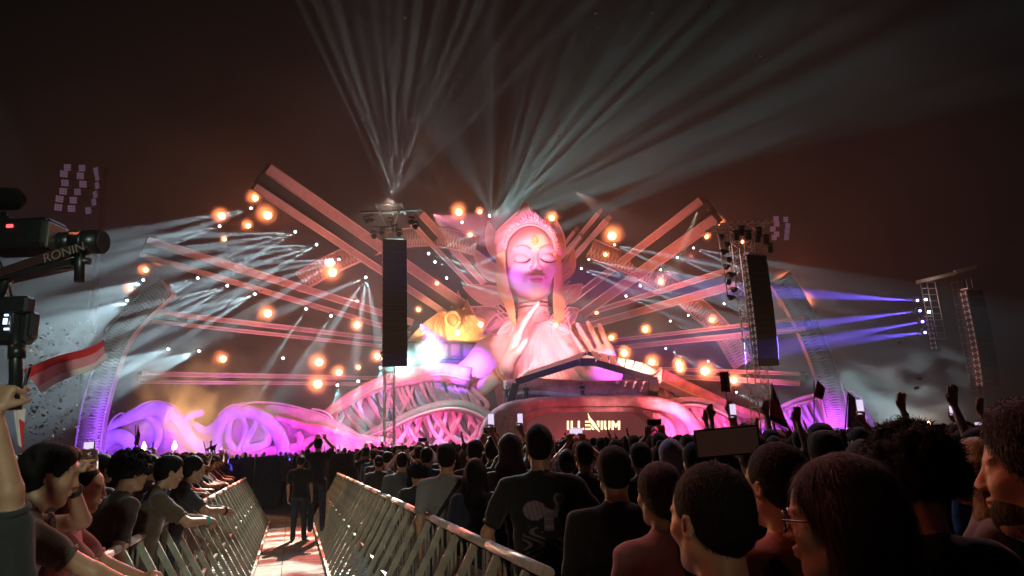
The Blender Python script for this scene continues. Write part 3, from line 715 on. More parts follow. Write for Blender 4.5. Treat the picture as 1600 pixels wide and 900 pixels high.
fan('root_fan', 'round shouldered roots right of the booth under the sloping crest', [(1040, 640), (1062, 630), (1090, 629), (1118, 636), (1142, 650), (1160, 672)], 61, (.5, .4), 13, 10, 690, cm_=M_foam_d)
fan('root_fan', 'pale sail shaped wing lit violet at the far right of the stage', [(1180, 672), (1212, 645), (1240, 630), (1275, 620), (1315, 615), (1340, 622), (1352, 645), (1358, 668)], 62, (.35, .3), 15, 12, 676, M_foam_l)
# ---- DJ booth
booth = thing('dj_booth', 'curved DJ booth with a dark screen and a yellow wordmark between pink root arms', 'booth', at(910, 690, 56))
b = MB(); limb(b, [(757, 684), (764, 664), (777, 649), (795, 639), (820, 634), (850, 631), (900, 629), (960, 628), (1015, 629), (1045, 634), (1065, 645), (1080, 660), (1092, 684)], 56, .55, .55, 12, 0, .8); part(b, 'booth_arch', M_foam, booth)
b = MB(); limb(b, [(800, 690), (806, 665), (822, 650), (845, 642), (880, 640), (960, 639), (995, 641), (1014, 648), (1026, 662), (1032, 688)], 55.6, .22, .22, 8, 0, .8); part(b, 'inner_arch', M_foam, booth)
for i in range(6):
    x = 1003 + i * 7; b = MB(); limb(b, [(x - 16, 641 + i), (x + 2, 650 + i * 1.4), (x + 12, 664 + i), (x + 14, 690)], 55.7, .2, .3, 8, 0, .7); part(b, 'root_limb', M_foam, booth)
for i in range(5):
    x = 778 + i * 9; b = MB(); limb(b, [(x + 44, 636 + i * 1.2), (x + 20, 643 + i * 1.5), (x + 6, 656 + i), (x, 688)], 55.8, .18, .3, 8, 0, .7); part(b, 'root_limb', M_foam, booth)
def px_poly(b, poly, Y, depth, m=0):
    fr = [at(x, y, Y) for x, y in poly]; n = len(fr); bk = [p + Vector((0, depth, 0)) for p in fr]
    b.add(fr + bk, [list(range(n)), list(range(2 * n - 1, n - 1, -1))] + [[i, n + i, n + (i + 1) % n, (i + 1) % n] for i in range(n)], m); return b
M_led = mat('led_screen', (.05, .012, .014), .35, emit=(.16, .035, .04), estr=.55)
M_word = mat('lit_yellow_lettering', (.8, .7, .4), .4, emit=(1, .82, .45), estr=1.4)
b = MB(); px_poly(b, [(806, 690), (812, 664), (828, 650), (850, 644), (985, 642), (1005, 646), (1016, 656), (1022, 672), (1024, 690)], 56, .3); part(b, 'screen', M_led, booth)
b = MB(); px_poly(b, [(760, 700), (770, 660), (800, 640), (850, 634), (1015, 632), (1062, 648), (1088, 700)], 57.2, .6); part(b, 'booth_body', M_web, booth)
# the wordmark, letter by letter, in angular strokes (photo pixels)
def word():
    sx = 885.5; W_ = 84; out = []
    def R(x, y, w_, h): return [(x, y), (x + w_, y), (x + w_, y + h), (x, y + h)]
    y0, y1 = 657.5, 671.5; t = 3.0
    L = []
    L.append([R(886, y0, t, 14)])
    L.append([R(892, y0, t, 14), R(895, y1 - t, 6, t)])
    L.append([R(903, y0, t, 14), R(906, y1 - t, 6.5, t)])
    L.append([R(914.5, y0, 8.5, t * .9), R(914.5, y0 + 5.6, 8, t * .9), R(914.5, y1 - t * .9, 8.5, t * .9)])
    L.append([[(918.5, 645), (922, 652), (929, 660), (934, 668), (937.5, 675), (931.5, 670.5), (925.5, 664), (920.5, 656)], [(924, 664.5), (929, 671.5), (925.8, 671.5), (923, 667)], [(932.5, 657.5), (936.5, 657.5), (936.5, 668), (933.5, 663)]])
    L.append([R(939, y0, t, 14)])
    L.append([R(944, y0, t, 11), [(944, 668.5), (953.5, 668.5), (951.5, 671.5), (946, 671.5)], R(950.8, y0, t, 11)])
    L.append([R(956, y0 + 2, t, 12), R(966, y0 + 2, t, 12), [(956, y0), (959, y0), (962.5, 663.5), (966, y0), (969, y0), (969, y0 + 3), (962.5, 668.5), (956, y0 + 3)]])
    return L
wm_ = [b for b in word()]
for polys in wm_:
    b = MB()
    for p in polys: px_poly(b, [(x, y + (930 - x) * -.0 ) for x, y in p], 55.85, .12)
    part(b, 'letter', M_word, booth)
# upper deck behind the booth
deck = thing('stage_deck', 'upper stage deck with pink sculpted fascia behind the booth', 'stage deck', at(900, 628, 59))
for L, w_, m in (([(787, 604), (830, 601), (880, 603), (930, 605), (975, 604), (1016, 606)], .55, M_foam), ([(800, 611), (850, 609), (900, 612), (950, 611), (1010, 613)], .3, M_foam),
                 ([(790, 620), (830, 612), (880, 616), (940, 622), (1000, 617), (1020, 614)], .28, M_foam_l), ([(960, 618), (985, 610), (1005, 616), (1018, 626)], .3, M_foam), ([(975, 624), (990, 616), (1008, 620)], .2, M_foam)):
    b = MB(); limb(b, L, 59, w_, w_, 10, 0, .8); part(b, 'fascia_root', m, deck)
b = MB(); px_poly(b, [(786, 632), (788, 606), (1016, 607), (1024, 632)], 59.4, 3.5); part(b, 'deck_body', M_web, deck)
b = MB()
for i in range(26): px_poly(b, [(856 + i * 6, 622 + (i % 3)), (860 + i * 6, 622), (860 + i * 6, 624), (856 + i * 6, 624.5)], 58.2, .2)
part(b, 'console_lights', mat('lit_console', (.3, .3, .5), .4, emit=(.55, .5, 1), estr=1.0), deck)
deck.children
# booth canopy: chevron of black truss with white panels
can = thing('booth_canopy', 'chevron shaped black truss canopy with pale roof panels over the booth', 'canopy', at(915, 625, 57))
M_blk = mat('black_truss', (.02, .02, .022), .45, metal=.4)
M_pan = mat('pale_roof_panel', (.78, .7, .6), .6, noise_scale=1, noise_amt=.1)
A, B_, C_, D_, E_ = (800, 606), (806, 596), (918, 562), (1020, 590), (1016, 628)
def tr(b, p, q, Y, w_=.5): b.beam(at(*p, Y), at(*q, Y), w_, w_)
b = MB(); tr(b, (806, 597), (905, 566), 57); tr(b, (906, 566), (930, 566), 57, .6); tr(b, (931, 567), (1018, 592), 57); part(b, 'front_truss', M_blk, can)
b = MB(); tr(b, (806, 600), (797, 632), 57, .6); part(b, 'leg', M_blk, can)
b = MB(); tr(b, (1021, 594), (1018, 630), 57, .75); part(b, 'leg', M_blk, can)
b = MB(); tr(b, (812, 590), (916, 552), 61, .3); tr(b, (918, 552), (1032, 578), 61, .3); part(b, 'rear_truss', M_blk, can)
def lerp2(p, q, t): return (p[0] + (q[0] - p[0]) * t, p[1] + (q[1] - p[1]) * t)
for k in range(8):
    t0, t1 = k / 8 + .006, (k + 1) / 8 - .012
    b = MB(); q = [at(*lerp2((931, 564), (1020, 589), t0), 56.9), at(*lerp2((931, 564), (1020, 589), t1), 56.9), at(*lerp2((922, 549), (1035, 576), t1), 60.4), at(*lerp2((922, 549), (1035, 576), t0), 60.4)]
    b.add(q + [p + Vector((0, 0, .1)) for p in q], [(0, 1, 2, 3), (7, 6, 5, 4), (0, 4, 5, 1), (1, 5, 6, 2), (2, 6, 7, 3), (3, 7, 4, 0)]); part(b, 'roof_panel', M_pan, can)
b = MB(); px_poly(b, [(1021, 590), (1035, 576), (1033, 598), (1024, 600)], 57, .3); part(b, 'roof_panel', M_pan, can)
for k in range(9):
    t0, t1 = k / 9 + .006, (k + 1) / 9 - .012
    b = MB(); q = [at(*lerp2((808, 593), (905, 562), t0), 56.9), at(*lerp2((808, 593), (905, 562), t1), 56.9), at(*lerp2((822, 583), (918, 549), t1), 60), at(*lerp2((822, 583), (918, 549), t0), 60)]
    b.add(q + [p + Vector((0, 0, .08)) for p in q], [(0, 1, 2, 3), (7, 6, 5, 4), (0, 4, 5, 1), (1, 5, 6, 2), (2, 6, 7, 3), (3, 7, 4, 0)]); part(b, 'roof_panel', mat('shaded_roof_panel', (.45, .36, .34), .6, noise_scale=1, noise_amt=.2), can)  # darker copy of the panel colour; this slope's shade is painted in
for (x, y) in ((835, 600), (870, 589), (895, 580), (955, 582), (985, 591)): pass
# gold pavilions behind the statue
M_gold = mat('gold_cloth', (.7, .42, .16), .6, noise_scale=.8, noise_amt=.25, bump=.5, bump_scale=2)
M_gold2 = mat('gold_carving', (.75, .5, .2), .5, noise_scale=1.6, noise_amt=.3, bump=.8, bump_scale=3)
pav = thing('backdrop_pavilion', 'golden lit pavilion with peaked roofs behind the statue at its left shoulder', 'pavilion', at(700, 560, 78))
def roof(P, t, Y, poly, mm=M_gold, dep=1.2, name='roof_panel', ribs=0):
    b = MB(); px_poly(b, poly, Y, dep); part(b, name, mm, P)
roof(pav, 0, 78, [(636, 532), (664, 503), (690, 484), (735, 520), (735, 534)])
roof(pav, 0, 76, [(700, 536), (696, 512), (714, 496), (745, 492), (790, 508), (790, 540)], M_gold2)
roof(pav, 0, 80, [(690, 486), (697, 470), (706, 474), (713, 458), (722, 466), (728, 476), (742, 478), (752, 498), (720, 500)], M_gold2)
b = MB()
for i in range(40):
    a = i / 40 * 2 * PI; p = at(708, 500, 75.8)
v = [at(708 + 11 * math.cos(k * PI / 12), 500 - 12 * math.sin(k * PI / 12), 75.6) for k in range(25)]; b.tube(v, .22, 8); part(b, 'medallion', M_gold2, pav)
b = MB(); b.ball(at(708, 500, 75.9), (.62, .2, .7), 12); part(b, 'medallion', M_gold, pav)
for k in range(9):
    x = 652 + k * 11; b = MB(); b.tube([at(690 + (x - 690) * .1, 487, 77.7), at(x, 532, 77.7)], .09, 6); part(b, 'roof_rib', M_gold2, pav)
for x, y, h in ((716, 462, 9), (704, 474, 7), (730, 474, 7), (745, 484, 6)):
    b = MB(); b.tube([at(x, y + h, 79.6), at(x, y, 79.6), at(x, y - h, 79.6)], [.35, .28, .03], 8); part(b, 'finial', M_gold2, pav)
roof(pav, 0, 75, [(636, 560), (637, 534), (790, 536), (790, 562)], M_stagebk, 1, 'wall')
for k in range(7):
    x = 648 + k * 19; b = MB(); px_poly(b, [(x, 556), (x, 538), (x + 13, 538), (x + 13, 556)], 74.8, .15); part(b, 'wall_panel', mat('dim_purple_panel', (.12, .08, .13), .6, noise_scale=1, noise_amt=.4), pav)
pav2 = thing('backdrop_pavilion', 'golden lit pavilion roof showing between the statue neck and raised right hand', 'pavilion', at(900, 560, 78))
roof(pav2, 0, 78, [(855, 540), (862, 505), (880, 498), (905, 505), (930, 512), (962, 545)])
for k in range(6): b = MB(); b.tube([at(884, 500, 77.8), at(862 + k * 18, 542, 77.8)], .09, 6); part(b, 'roof_rib', M_gold2, pav2)
for x, y, h in ((876, 497, 7), (895, 500, 6)): b = MB(); b.tube([at(x, y + h, 77.6), at(x, y, 77.6), at(x, y - h, 77.6)], [.35, .28, .03], 8); part(b, 'finial', M_gold2, pav2)
# ------------------------------------------------------------------ radiating roof beams
M_roof = mat('beam_cladding', (.27, .155, .16), .6, noise_scale=1.5, noise_amt=.2, bump=.3, bump_scale=6)
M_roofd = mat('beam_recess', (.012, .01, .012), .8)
def roof_beam(a, Ya, b_, Yb, wd, label):
    A = at(*a, Ya); B = at(*b_, Yb); t = thing('roof_beam', label, 'roof beam', A, group='clad roof beams fanning out from behind the statue')
    d = (B - A).normalized(); v = (A + B) / 2 - Vector((0, 0, CAMZ)); v.normalize(); up = d.cross(v).normalized(); fw = up.cross(d)
    if fw.dot(v) < 0: fw = -fw
    def pr(name, o1, wdt, y0, th, m):
        b = MB(); R = Matrix((up, d, fw)).transposed(); b.box((A + B) / 2 + up * o1 + fw * (y0 + th / 2), (wdt, (B - A).length, th), R); part(b, name, m, t)
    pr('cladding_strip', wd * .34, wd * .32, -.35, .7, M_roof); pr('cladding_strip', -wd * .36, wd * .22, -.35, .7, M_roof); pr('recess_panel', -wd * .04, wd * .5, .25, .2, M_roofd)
    for s_ in (.51, .17, -.245, -.475): b = MB(); b.tube([A + up * wd * s_ - fw * .38, B + up * wd * s_ - fw * .38], .06, 6); part(b, 'edge_tube', M_edge, t)
    return t
RB = [((407, 276), 58, (716, 486), 80, 2.9, 'longest roof beam, rising highest at the upper left of the stage'),
      ((225, 386), 58, (640, 512), 80, 2.0, 'roof beam below the highest one on the left, ending beside the upper lamp cluster'),
      ((236, 494), 58, (640, 540), 80, 1.15, 'slim roof beam at mid height on the left, over the arch foot'),
      ((218, 590), 56, (640, 596), 80, .95, 'lowest level roof beam on the left, just above the purple wing'),
      ((1110, 326), 58, (905, 478), 80, 3.0, 'wide paired roof beam rising to the upper right of the crown'),
      ((944, 336), 66, (882, 408), 82, 1.6, 'short steep roof beam just right of the crown'),
      ((905, 362), 72, (880, 395), 82, 1.3, 'stubby roof beam half hidden by the crown on the right'),
      ((1150, 432), 58, (925, 498), 80, 2.0, 'roof beam ending behind the right speaker tower'),
      ((1262, 505), 56, (940, 540), 80, 1.25, 'thin roof beam reaching past the right speaker tower'),
      ((1256, 592), 56, (1000, 580), 80, 1.1, 'lowest roof beam on the right, above the sloping crest of roots'),
      ((648, 338), 64, (748, 446), 82, 1.9, 'roof beam emerging from behind the left speaker tower towards the crown')]
for a, Ya, b_, Yb, wd, lb in RB: roof_beam(a, Ya, b_, Yb, wd, lb)
def arch(P, Y, wd, label):
    t = thing('roof_arch', label, 'arch', at(*P[-1], Y)); A = pts(P, Y, 6); b = MB(); n = len(A)
    v = []; side = []
    for i, p in enumerate(A):
        d = (A[min(i + 1, n - 1)] - A[max(i - 1, 0)]).normalized(); s_ = d.cross(Vector((0, 1, 0))).normalized(); side.append(s_)
        for o, y in ((-1, -.3), (1, -.3), (1, .3), (-1, .3)): v.append(p + s_ * o * wd / 2 + Vector((0, y, 0)))
    f = [(0, 1, 2, 3)]
    for i in range(n - 1):
        for k in range(4): f.append((i * 4 + k, i * 4 + (k + 1) % 4, i * 4 + 4 + (k + 1) % 4, i * 4 + 4 + k))
    f.append(tuple((n - 1) * 4 + k for k in (3, 2, 1, 0))); b.add(v, f); part(b, 'arch_body', M_roof, t)
    b = MB(); r = random.Random(2)
    for i in range(n - 1):
        for k in range(2):
            p = A[i].lerp(A[i + 1], k / 2); q = A[i].lerp(A[i + 1], k / 2 + .5); s_ = side[i]; F = Vector((0, -.36, 0))
            b.tube([p - s_ * wd * .45 + F, (p + q) / 2 + s_ * wd * r.uniform(-.1, .15) + F, q + s_ * wd * .45 + F], .07, 5); b.tube([p + s_ * wd * .45 + F, q - s_ * wd * .45 + F], .07, 5)
    o = part(b, 'lattice', M_edge, t); o['kind'] = 'stuff'
    for s_ in (-1, 1):
        b = MB(); b.tube([p + side[i] * wd / 2 * s_ + Vector((0, -.34, 0)) for i, p in enumerate(A)], .09, 6); part(b, 'edge_tube', M_edge, t)
arch([(262, 448), (215, 492), (184, 535), (162, 595), (148, 650), (140, 706)], 57, 2.0, 'patterned arch leg coming down at the far left edge of the stage')
arch([(1216, 436), (1240, 472), (1262, 515), (1284, 570), (1300, 625), (1308, 668)], 57, 1.9, 'patterned arch leg coming down at the far right edge of the stage')
arch([(922, 388), (985, 415), (1040, 445), (1090, 482), (1130, 522), (1160, 570)], 70, 2.0, 'inner patterned arch curving down on the right behind the beams')
arch([(745, 385), (690, 372), (640, 372), (590, 384), (530, 408), (470, 440)], 70, 2.0, 'inner patterned arch curving down on the left behind the tower')
# ------------------------------------------------------------------ the statue (modelled in units of U metres, about one photo pixel at its distance)
U = .0695; YS = 72
SO = at(831, 418, YS)
statue = thing('statue', 'giant statue of a woman with closed eyes, pointed pink headdress and raised hands', 'statue', at(840, 690, YS))
M_st = mat('statue_paint', (.66, .47, .44), .55, noise_scale=.8, noise_amt=.1, bump=.12, bump_scale=3)
M_lip = mat('lip_paint', (.6, .27, .3), .4)
M_dress = mat('dress_cloth', (.7, .5, .48), .75, noise_scale=1.2, noise_amt=.15, bump=.4, bump_scale=3)
M_hgold = mat('golden_hair', (.82, .5, .2), .5, noise_scale=1.2, noise_amt=.2, bump=.5, bump_scale=4)
M_crown = mat('headdress_shell', (.8, .42, .45), .5, noise_scale=1.6, noise_amt=.25, bump=.7, bump_scale=3)
M_crim = mat('headdress_rim', (.85, .5, .52), .45, noise_scale=2, noise_amt=.1)
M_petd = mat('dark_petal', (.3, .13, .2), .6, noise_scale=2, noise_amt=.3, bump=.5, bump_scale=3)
M_dark = mat('dark_line', (.06, .025, .05), .6)
M_jewel = mat('green_jewel', (.15, .3, .12), .2, spec=.9)
def sl(px, py, dy=0):                                     # photo pixel -> statue-local units
    q = (at(px, py, YS) - SO) / U; return Vector((q.x, dy, q.z))
SM = Matrix.Translation(SO) @ Matrix.Scale(U, 4)
SMi = statue.matrix_basis.inverted()
def spart(me, name, par=None, M=None):
    o = link(name, me, statue); o.matrix_local = SMi @ SM @ (M or Matrix()); return o
YAW = Matrix.Rotation(rad(7), 4, 'Z') @ Matrix.Rotation(rad(7), 4, 'X')
h = SDF()
h.ell((0, 14, 20), (41, 50, 50), 0, 8); h.ell((-1.5, 0, -4), (40.5, 38, 47), 0, 8); h.ell((0, -6, -26), (31, 30, 26), 0, 10)
h.ell((0, -25, -43), (11, 11, 9), 0, 12); h.ell((0, -14, 30), (31, 24, 22), 0, 10)
for q in (-1, 1):
    h.ell((q * 21, -24, -6), (14, 11, 14), 0, 12); h.cap((q * 7, -35, 24), (q * 29, -24, 25), 3.4, 2.6, 0, 7)
    h.ell((q * 18.5, -41, 12), (13.5, 8, 8), 0, 7, op=1); h.ell((q * 20, -28.5, 9.5), (12.5, 9, 8), 0, 2.5)
    h.cap((q * 9, -38, 15.5), (q * 30, -33, 16.5), 1.0, .8, 0, 2, op=1)
    h.ell((q * 5.6, -43, -6.5), (3.8, 4.2, 3.2), 0, 3.5)
    h.ell((q * 5.2, -46.5, -22 + 2.8), (9, 5, 3.0), 1, 2)
    h.ell((q * 3.6, -47.5, -9.2), (1.6, 3, 1.3), 0, 1, op=1)
h.cap((0, -36, 19), (0, -46, -3), 2.6, 3.8, 0, 6)
h.ell((0, -36, -22), (15, 7, 9), 0, 6)
h.ell((0, -44.5, -26), (10.5, 5.8, 4.2), 1, 2); h.ell((0, -53.6, -22.6), (14, 6, .6), 1, .8, op=1); h.cap((0, -47, -14.5), (0, -46, -12), 1.2, 1.2, 0, 2, op=1)
h.xform(YAW)
h.cap((0, 16, -40), (-1, 20, -100), 23, 25, 0, 5)
def warm(me): return me
face = spart(sdf_mesh('face', h, rng_axis(-46, 46, .9), rng_axis(-62, 68, 1.1), rng_axis(-104, 74, .9), [M_st, M_lip], None, 1), 'face')
def ftube(b, P, r, n=8): b.tube([YAW @ Vector(p) for p in P], r, n)
for q in (-1, 1):
    P = spline([(q * 7.5, -37.0, 8.6), (q * 13, -39.6, 3.9), (q * 20, -39.2, 2.4), (q * 27, -36.2, 3.6), (q * 33.5, -30.5, 7.2)], 5)
    b = MB(); ftube(b, P, [.4 + 1.0 * math.sin(PI * min(1, .25 + i / len(P))) for i in range(len(P))], 6)
    for k in range(9):
        i = int(3 + k * (len(P) - 5) / 9); p = Vector(P[i]); ftube(b, [p, p + Vector((q * (1 + k * .35), -2.2, -1.8 + k * .1))], [.45, .1], 4)
    spart(b.mesh('lashes', M_dark), 'lashes')
    P = spline([(q * 6, -39.5, 23), (q * 15, -38.5, 28.5), (q * 25, -31.5, 29), (q * 34, -22, 22)], 5); b = MB(); b.tube([YAW @ Vector(p) for p in P], [1.6, *[1.9 - .09 * i for i in range(len(P) - 1)]], 8, flat=.8); spart(b.mesh('eyebrow', mat('brow_paint', (.5, .2, .24), .6)), 'eyebrow')
b = MB(); b.ball(YAW @ Vector((0, -39.8, 37)), (4, 1.6, 6), 12); spart(b.mesh('jewel', M_jewel), 'jewel')
b = MB()
for k in range(12): a = k * PI / 6; b.ball(YAW @ Vector((5.4 * math.cos(a), -39.2, 37 + 7.4 * math.sin(a))), 1.25, 8)
spart(b.mesh('jewel_setting', M_hgold), 'jewel_setting')
# hair panels at both sides
def lock(P, r0, r1, m=M_hgold, nm='hair_lock'):
    P = spline([sl(*p) for p in P], 5); K = len(P); b = MB(); b.tube(P, [r0 + (r1 - r0) * (i / (K - 1)) ** 1.5 + .0 for i in range(K)], 8, flat=.7); spart(b.mesh(nm, m), nm)
for k in range(7):
    f = k / 6; lock([(795 - 14 * f, 372 + 6 * f, -22 + 16 * f), (788 - 10 * f, 405, -24 + 20 * f), (792 - 14 * f, 445, -24 + 18 * f), (802 - 12 * f, 480, -26 + 14 * f), (806 - 6 * f, 515 - 8 * f, -28 + 8 * f)], 4.4, 1.3)
    lock([(857 + 12 * f, 372 + 8 * f, -22 + 16 * f), (866 + 8 * f, 405, -22 + 20 * f), (866 + 13 * f, 445, -22 + 18 * f), (864 + 16 * f, 480, -24 + 14 * f), (868 + 12 * f, 512 - 8 * f, -26 + 10 * f)], 4.2, 1.2)
for k in range(12):
    y = 405 + k * 8
    lock([(777, y, 0), (784, y + 8, -8), (790 + k * .3, y + 17, -12)], 1.5, .5, M_crim, 'feather'); lock([(890, y + 2, 2), (884, y + 9, -6), (877, y + 17, -10)], 1.5, .5, M_crim, 'feather')
# headdress shell
def shell():
    O = [(788, 407), (776, 402), (770, 385), (776, 362), (797, 341), (810, 329), (821, 315), (833, 329), (848, 340), (869, 358), (880, 376), (882, 394), (871, 406)]
    I = [(789, 400), (792, 388), (801, 376), (812, 368), (819, 366), (826, 364.5), (833, 365.5), (840, 367), (852, 374), (861, 383), (864, 390), (866, 395), (867, 399)]
    O = spline([sl(*p, 0) for p in O], 6); I = spline([sl(*p, 0) for p in I], 6); n = len(O); m = 14; v = []; f = []
    for i in range(n):
        c = 1 - ((i / (n - 1) - .5) * 2) ** 2
        for j in range(m + 1):
            s_ = j / m; p = I[i].lerp(O[i], s_); y0 = -18 - 27 * c ** .6
            p.y = y0 + (4 - y0) * s_ ** 2.2 - 9 * math.sin(PI * s_) * (.4 + .6 * c) + .9 * math.cos(i * 1.15) * math.sin(PI * s_); v.append(p)
        for j in range(1, m + 1):
            s_ = j / m; p = O[i].lerp(Vector((I[i].x, 0, I[i].z)), s_ * .8); p.y = 4 + 48 * math.sin(PI / 2 * s_) * (.4 + .6 * c); v.append(p)
    w_ = 2 * m + 1
    for i in range(n - 1):
        for j in range(w_ - 1): q = i * w_ + j; f.append((q, q + 1, q + w_ + 1, q + w_))
    return mesh_from('crown_shell', v, f, [M_crown], None, True), O, I, v, w_, m
cm, OO, II, cv, cw, cmm = shell(); spart(cm, 'crown_shell')
P = [cv[i * cw] + Vector((0, -1, 0)) for i in range(len(OO))]; b = MB(); b.tube(P, 2.0, 8); spart(b.mesh('crown_brim', M_crim), 'crown_brim')
P = [cv[i * cw + cmm] for i in range(len(OO))]; b = MB(); b.tube(P, 1.6, 8); spart(b.mesh('crown_rim', M_crim), 'crown_rim')
for i in range(3, len(OO) - 3, 3):                         # embossed ribs and beads
    b = MB(); b.tube([cv[i * cw + j] + Vector((0, -.5, 0)) for j in range(3, cmm)], [.95 - .06 * j for j in range(3, cmm)], 6); spart(b.mesh('crown_rib', M_crim), 'crown_rib')
    p = cv[i * cw + 3]; b = MB(); b.ball(p + Vector((0, -1.5, 0)), 2.4, 10); spart(b.mesh('crown_bead', M_crim), 'crown_bead')
for k in range(-4, 5):
    i = len(OO) // 2 + k * 3; p = cv[i * cw + 2] + Vector((0, -2, 0)); b = MB(); b.tube([p, p + Vector((k * .8, -1, 9 - abs(k))), p + Vector((k * 2.2, 1.5, 16 - 1.6 * abs(k)))], [2.2, 1.6, .2], 6); spart(b.mesh('crown_flame', mat('crown_flame_paint', (.6, .25, .5), .5)), 'crown_flame')
# leaf-shaped petals
def petal(tip, base, wd, dy, m=M_crown, bow=.0, nm='headdress_petal', veins=7, cup=5):
    T = sl(*tip, dy - 4); B = sl(*base, dy); ax = T - B; L = ax.length; d = ax.normalized(); s_ = d.cross(Vector((0, 1, 0))).normalized(); n = 14; k = 6; v = []; f = []
    def P(t, q):
        w_ = wd * .5 * (math.sin(PI * min(1, t ** .75)) ** .8 * (1 - .25 * t) if 0 < t < 1 else .02)
        return B + d * L * t + s_ * (w_ * q + bow * math.sin(PI * t)) + Vector((0, -cup * (1 - q * q) * math.sin(PI * t) + .5 * math.cos(q * 9), 0))
    for i in range(n + 1):
        for j in range(k * 2 + 1): v.append(P(i / n, j / k - 1))
    w_ = 2 * k + 1; f = [(i * w_ + j, i * w_ + j + 1, (i + 1) * w_ + j + 1, (i + 1) * w_ + j) for i in range(n) for j in range(w_ - 1)]
    N = len(v); v = v + [p + Vector((0, 1.6, 0)) for p in v]; f = f + [tuple(N + q for q in reversed(g_)) for g_ in f]
    o = spart(mesh_from(nm, v, f, [m], None, True), nm)
    b = MB(); ring = [P(i / n, -1) for i in range(n + 1)] + [P(i / n, 1) for i in range(n, -1, -1)]; b.tube([p + Vector((0, -.5, 0)) for p in ring], 1.15, 6)
    r_ = link('petal_rim', b.mesh('petal_rim', M_crim), o)
    b = MB()
    for j in range(veins):
        q = (j / (veins - 1) - .5) * 1.5; b.tube([P(.06, q * .2) + Vector((0, -.7, 0)), P(.4, q * .7) + Vector((0, -.8, 0)), P(.86, q) + Vector((0, -.7, 0))], [.75, .6, .2], 5)
    link('petal_veins', b.mesh('petal_veins', M_crim), o)
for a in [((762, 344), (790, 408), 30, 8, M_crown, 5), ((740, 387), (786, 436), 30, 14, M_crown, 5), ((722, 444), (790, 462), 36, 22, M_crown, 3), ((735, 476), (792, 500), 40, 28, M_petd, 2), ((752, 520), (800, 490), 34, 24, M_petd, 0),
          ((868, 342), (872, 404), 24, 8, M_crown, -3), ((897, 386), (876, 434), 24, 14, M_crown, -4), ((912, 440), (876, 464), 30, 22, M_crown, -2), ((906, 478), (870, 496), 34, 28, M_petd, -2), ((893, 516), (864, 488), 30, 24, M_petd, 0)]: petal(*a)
# torso, arms and hands
t = SDF()
t.ell(sl(838, 590, 14), (66, 32, 66), 1, 14); t.ell(sl(842, 640, 14), (60, 30, 60), 1, 14); t.cap(sl(832, 500, 14), sl(835, 545, 10), 24, 34, 1, 12)
for q in (-1, 1): t.ell(sl(838 + q * 24, 590, -12), (24, 18, 24), 1, 12)
t.cap(sl(815, 520, 12), sl(764, 551, 10), 17, 22, 0, 12); t.cap(sl(850, 520, 12), sl(905, 556, 10), 17, 22, 0, 12)
t.cap(sl(764, 555, 10), sl(728, 592, 4), 25, 23, 0, 12); t.cap(sl(728, 592, 4), sl(672, 668, -4), 23, 17, 0, 8)
t.cap(sl(905, 560, 10), sl(926, 600, 4), 24, 22, 0, 12); t.cap(sl(926, 600, 4), sl(965, 660, -4), 22, 16, 0, 8)
torso = spart(sdf_mesh('torso', t, rng_axis(-200, 170, 2), rng_axis(-50, 62, 2), rng_axis(-275, -62, 2), [M_st, M_dress], None, 1), 'torso')
tb = BVHTree.FromPolygons([v_.co for v_ in torso.data.vertices], [p.vertices[:] for p in torso.data.polygons])
def front(x, z):
    hh = tb.ray_cast(Vector((x, -120, z)), Vector((0, 1, 0))); return hh[0].y if hh[0] else None
r_ = random.Random(11)
for k in range(46):                                        # radiating folds of the dress
    f = k / 45; sx = 806 + 58 * f + r_.uniform(-2, 2); ex = 745 + 195 * f + r_.uniform(-5, 5); sy = 522 + r_.uniform(-4, 6); ey = 640 + r_.uniform(-20, 25) - 45 * abs(f - .5)
    P = []
    for i in range(12):
        u_ = i / 11; p = sl(sx + (ex - sx) * (u_ ** 1.25), sy + (ey - sy) * u_); y = front(p.x, p.z)
        if y is None: break
        P.append(Vector((p.x + 2 * math.sin(u_ * 7 + k), y - .2, p.z)))
    if len(P) > 4:
        b = MB(); K = len(P); w_ = r_.uniform(.8, 1.7); b.tube(P, [w_ * (.5 + math.sin(PI * (i + .3) / K)) for i in range(K)], 6, flat=.8); spart(b.mesh('dress_fold', M_dress), 'dress_fold')
for k in range(9):                                         # collar of petals and the choker
    f = (k - 4) / 4; petal((835 + f * 58, 541 - 18 * abs(f) ** 1.5 + (k % 2) * 4), (834 + f * 22, 506 - 3 * abs(f)), 22, -14 + 16 * abs(f), M_dress, 0, 'collar_petal', 5, 4)
b = MB()
for z, r0 in ((-56, 25.5), (-62, 25.2)): b.tube([(r0 * math.cos(a * PI / 12), 17 + r0 * math.sin(a * PI / 12), z) for a in range(25)], 1.4, 6)
spart(b.mesh('choker', mat('dark_choker', (.2, .06, .06), .4)), 'choker')
b = MB()
for z in range(6):
    for a in range(11): b.ball((24.6 * math.cos(PI + (a + .5) * PI / 11), 18.5 + 24.6 * math.sin(PI + (a + .5) * PI / 11), -70 - z * 4.5), 1.6, 6)
spart(b.mesh('throat_lace', M_dress), 'throat_lace')
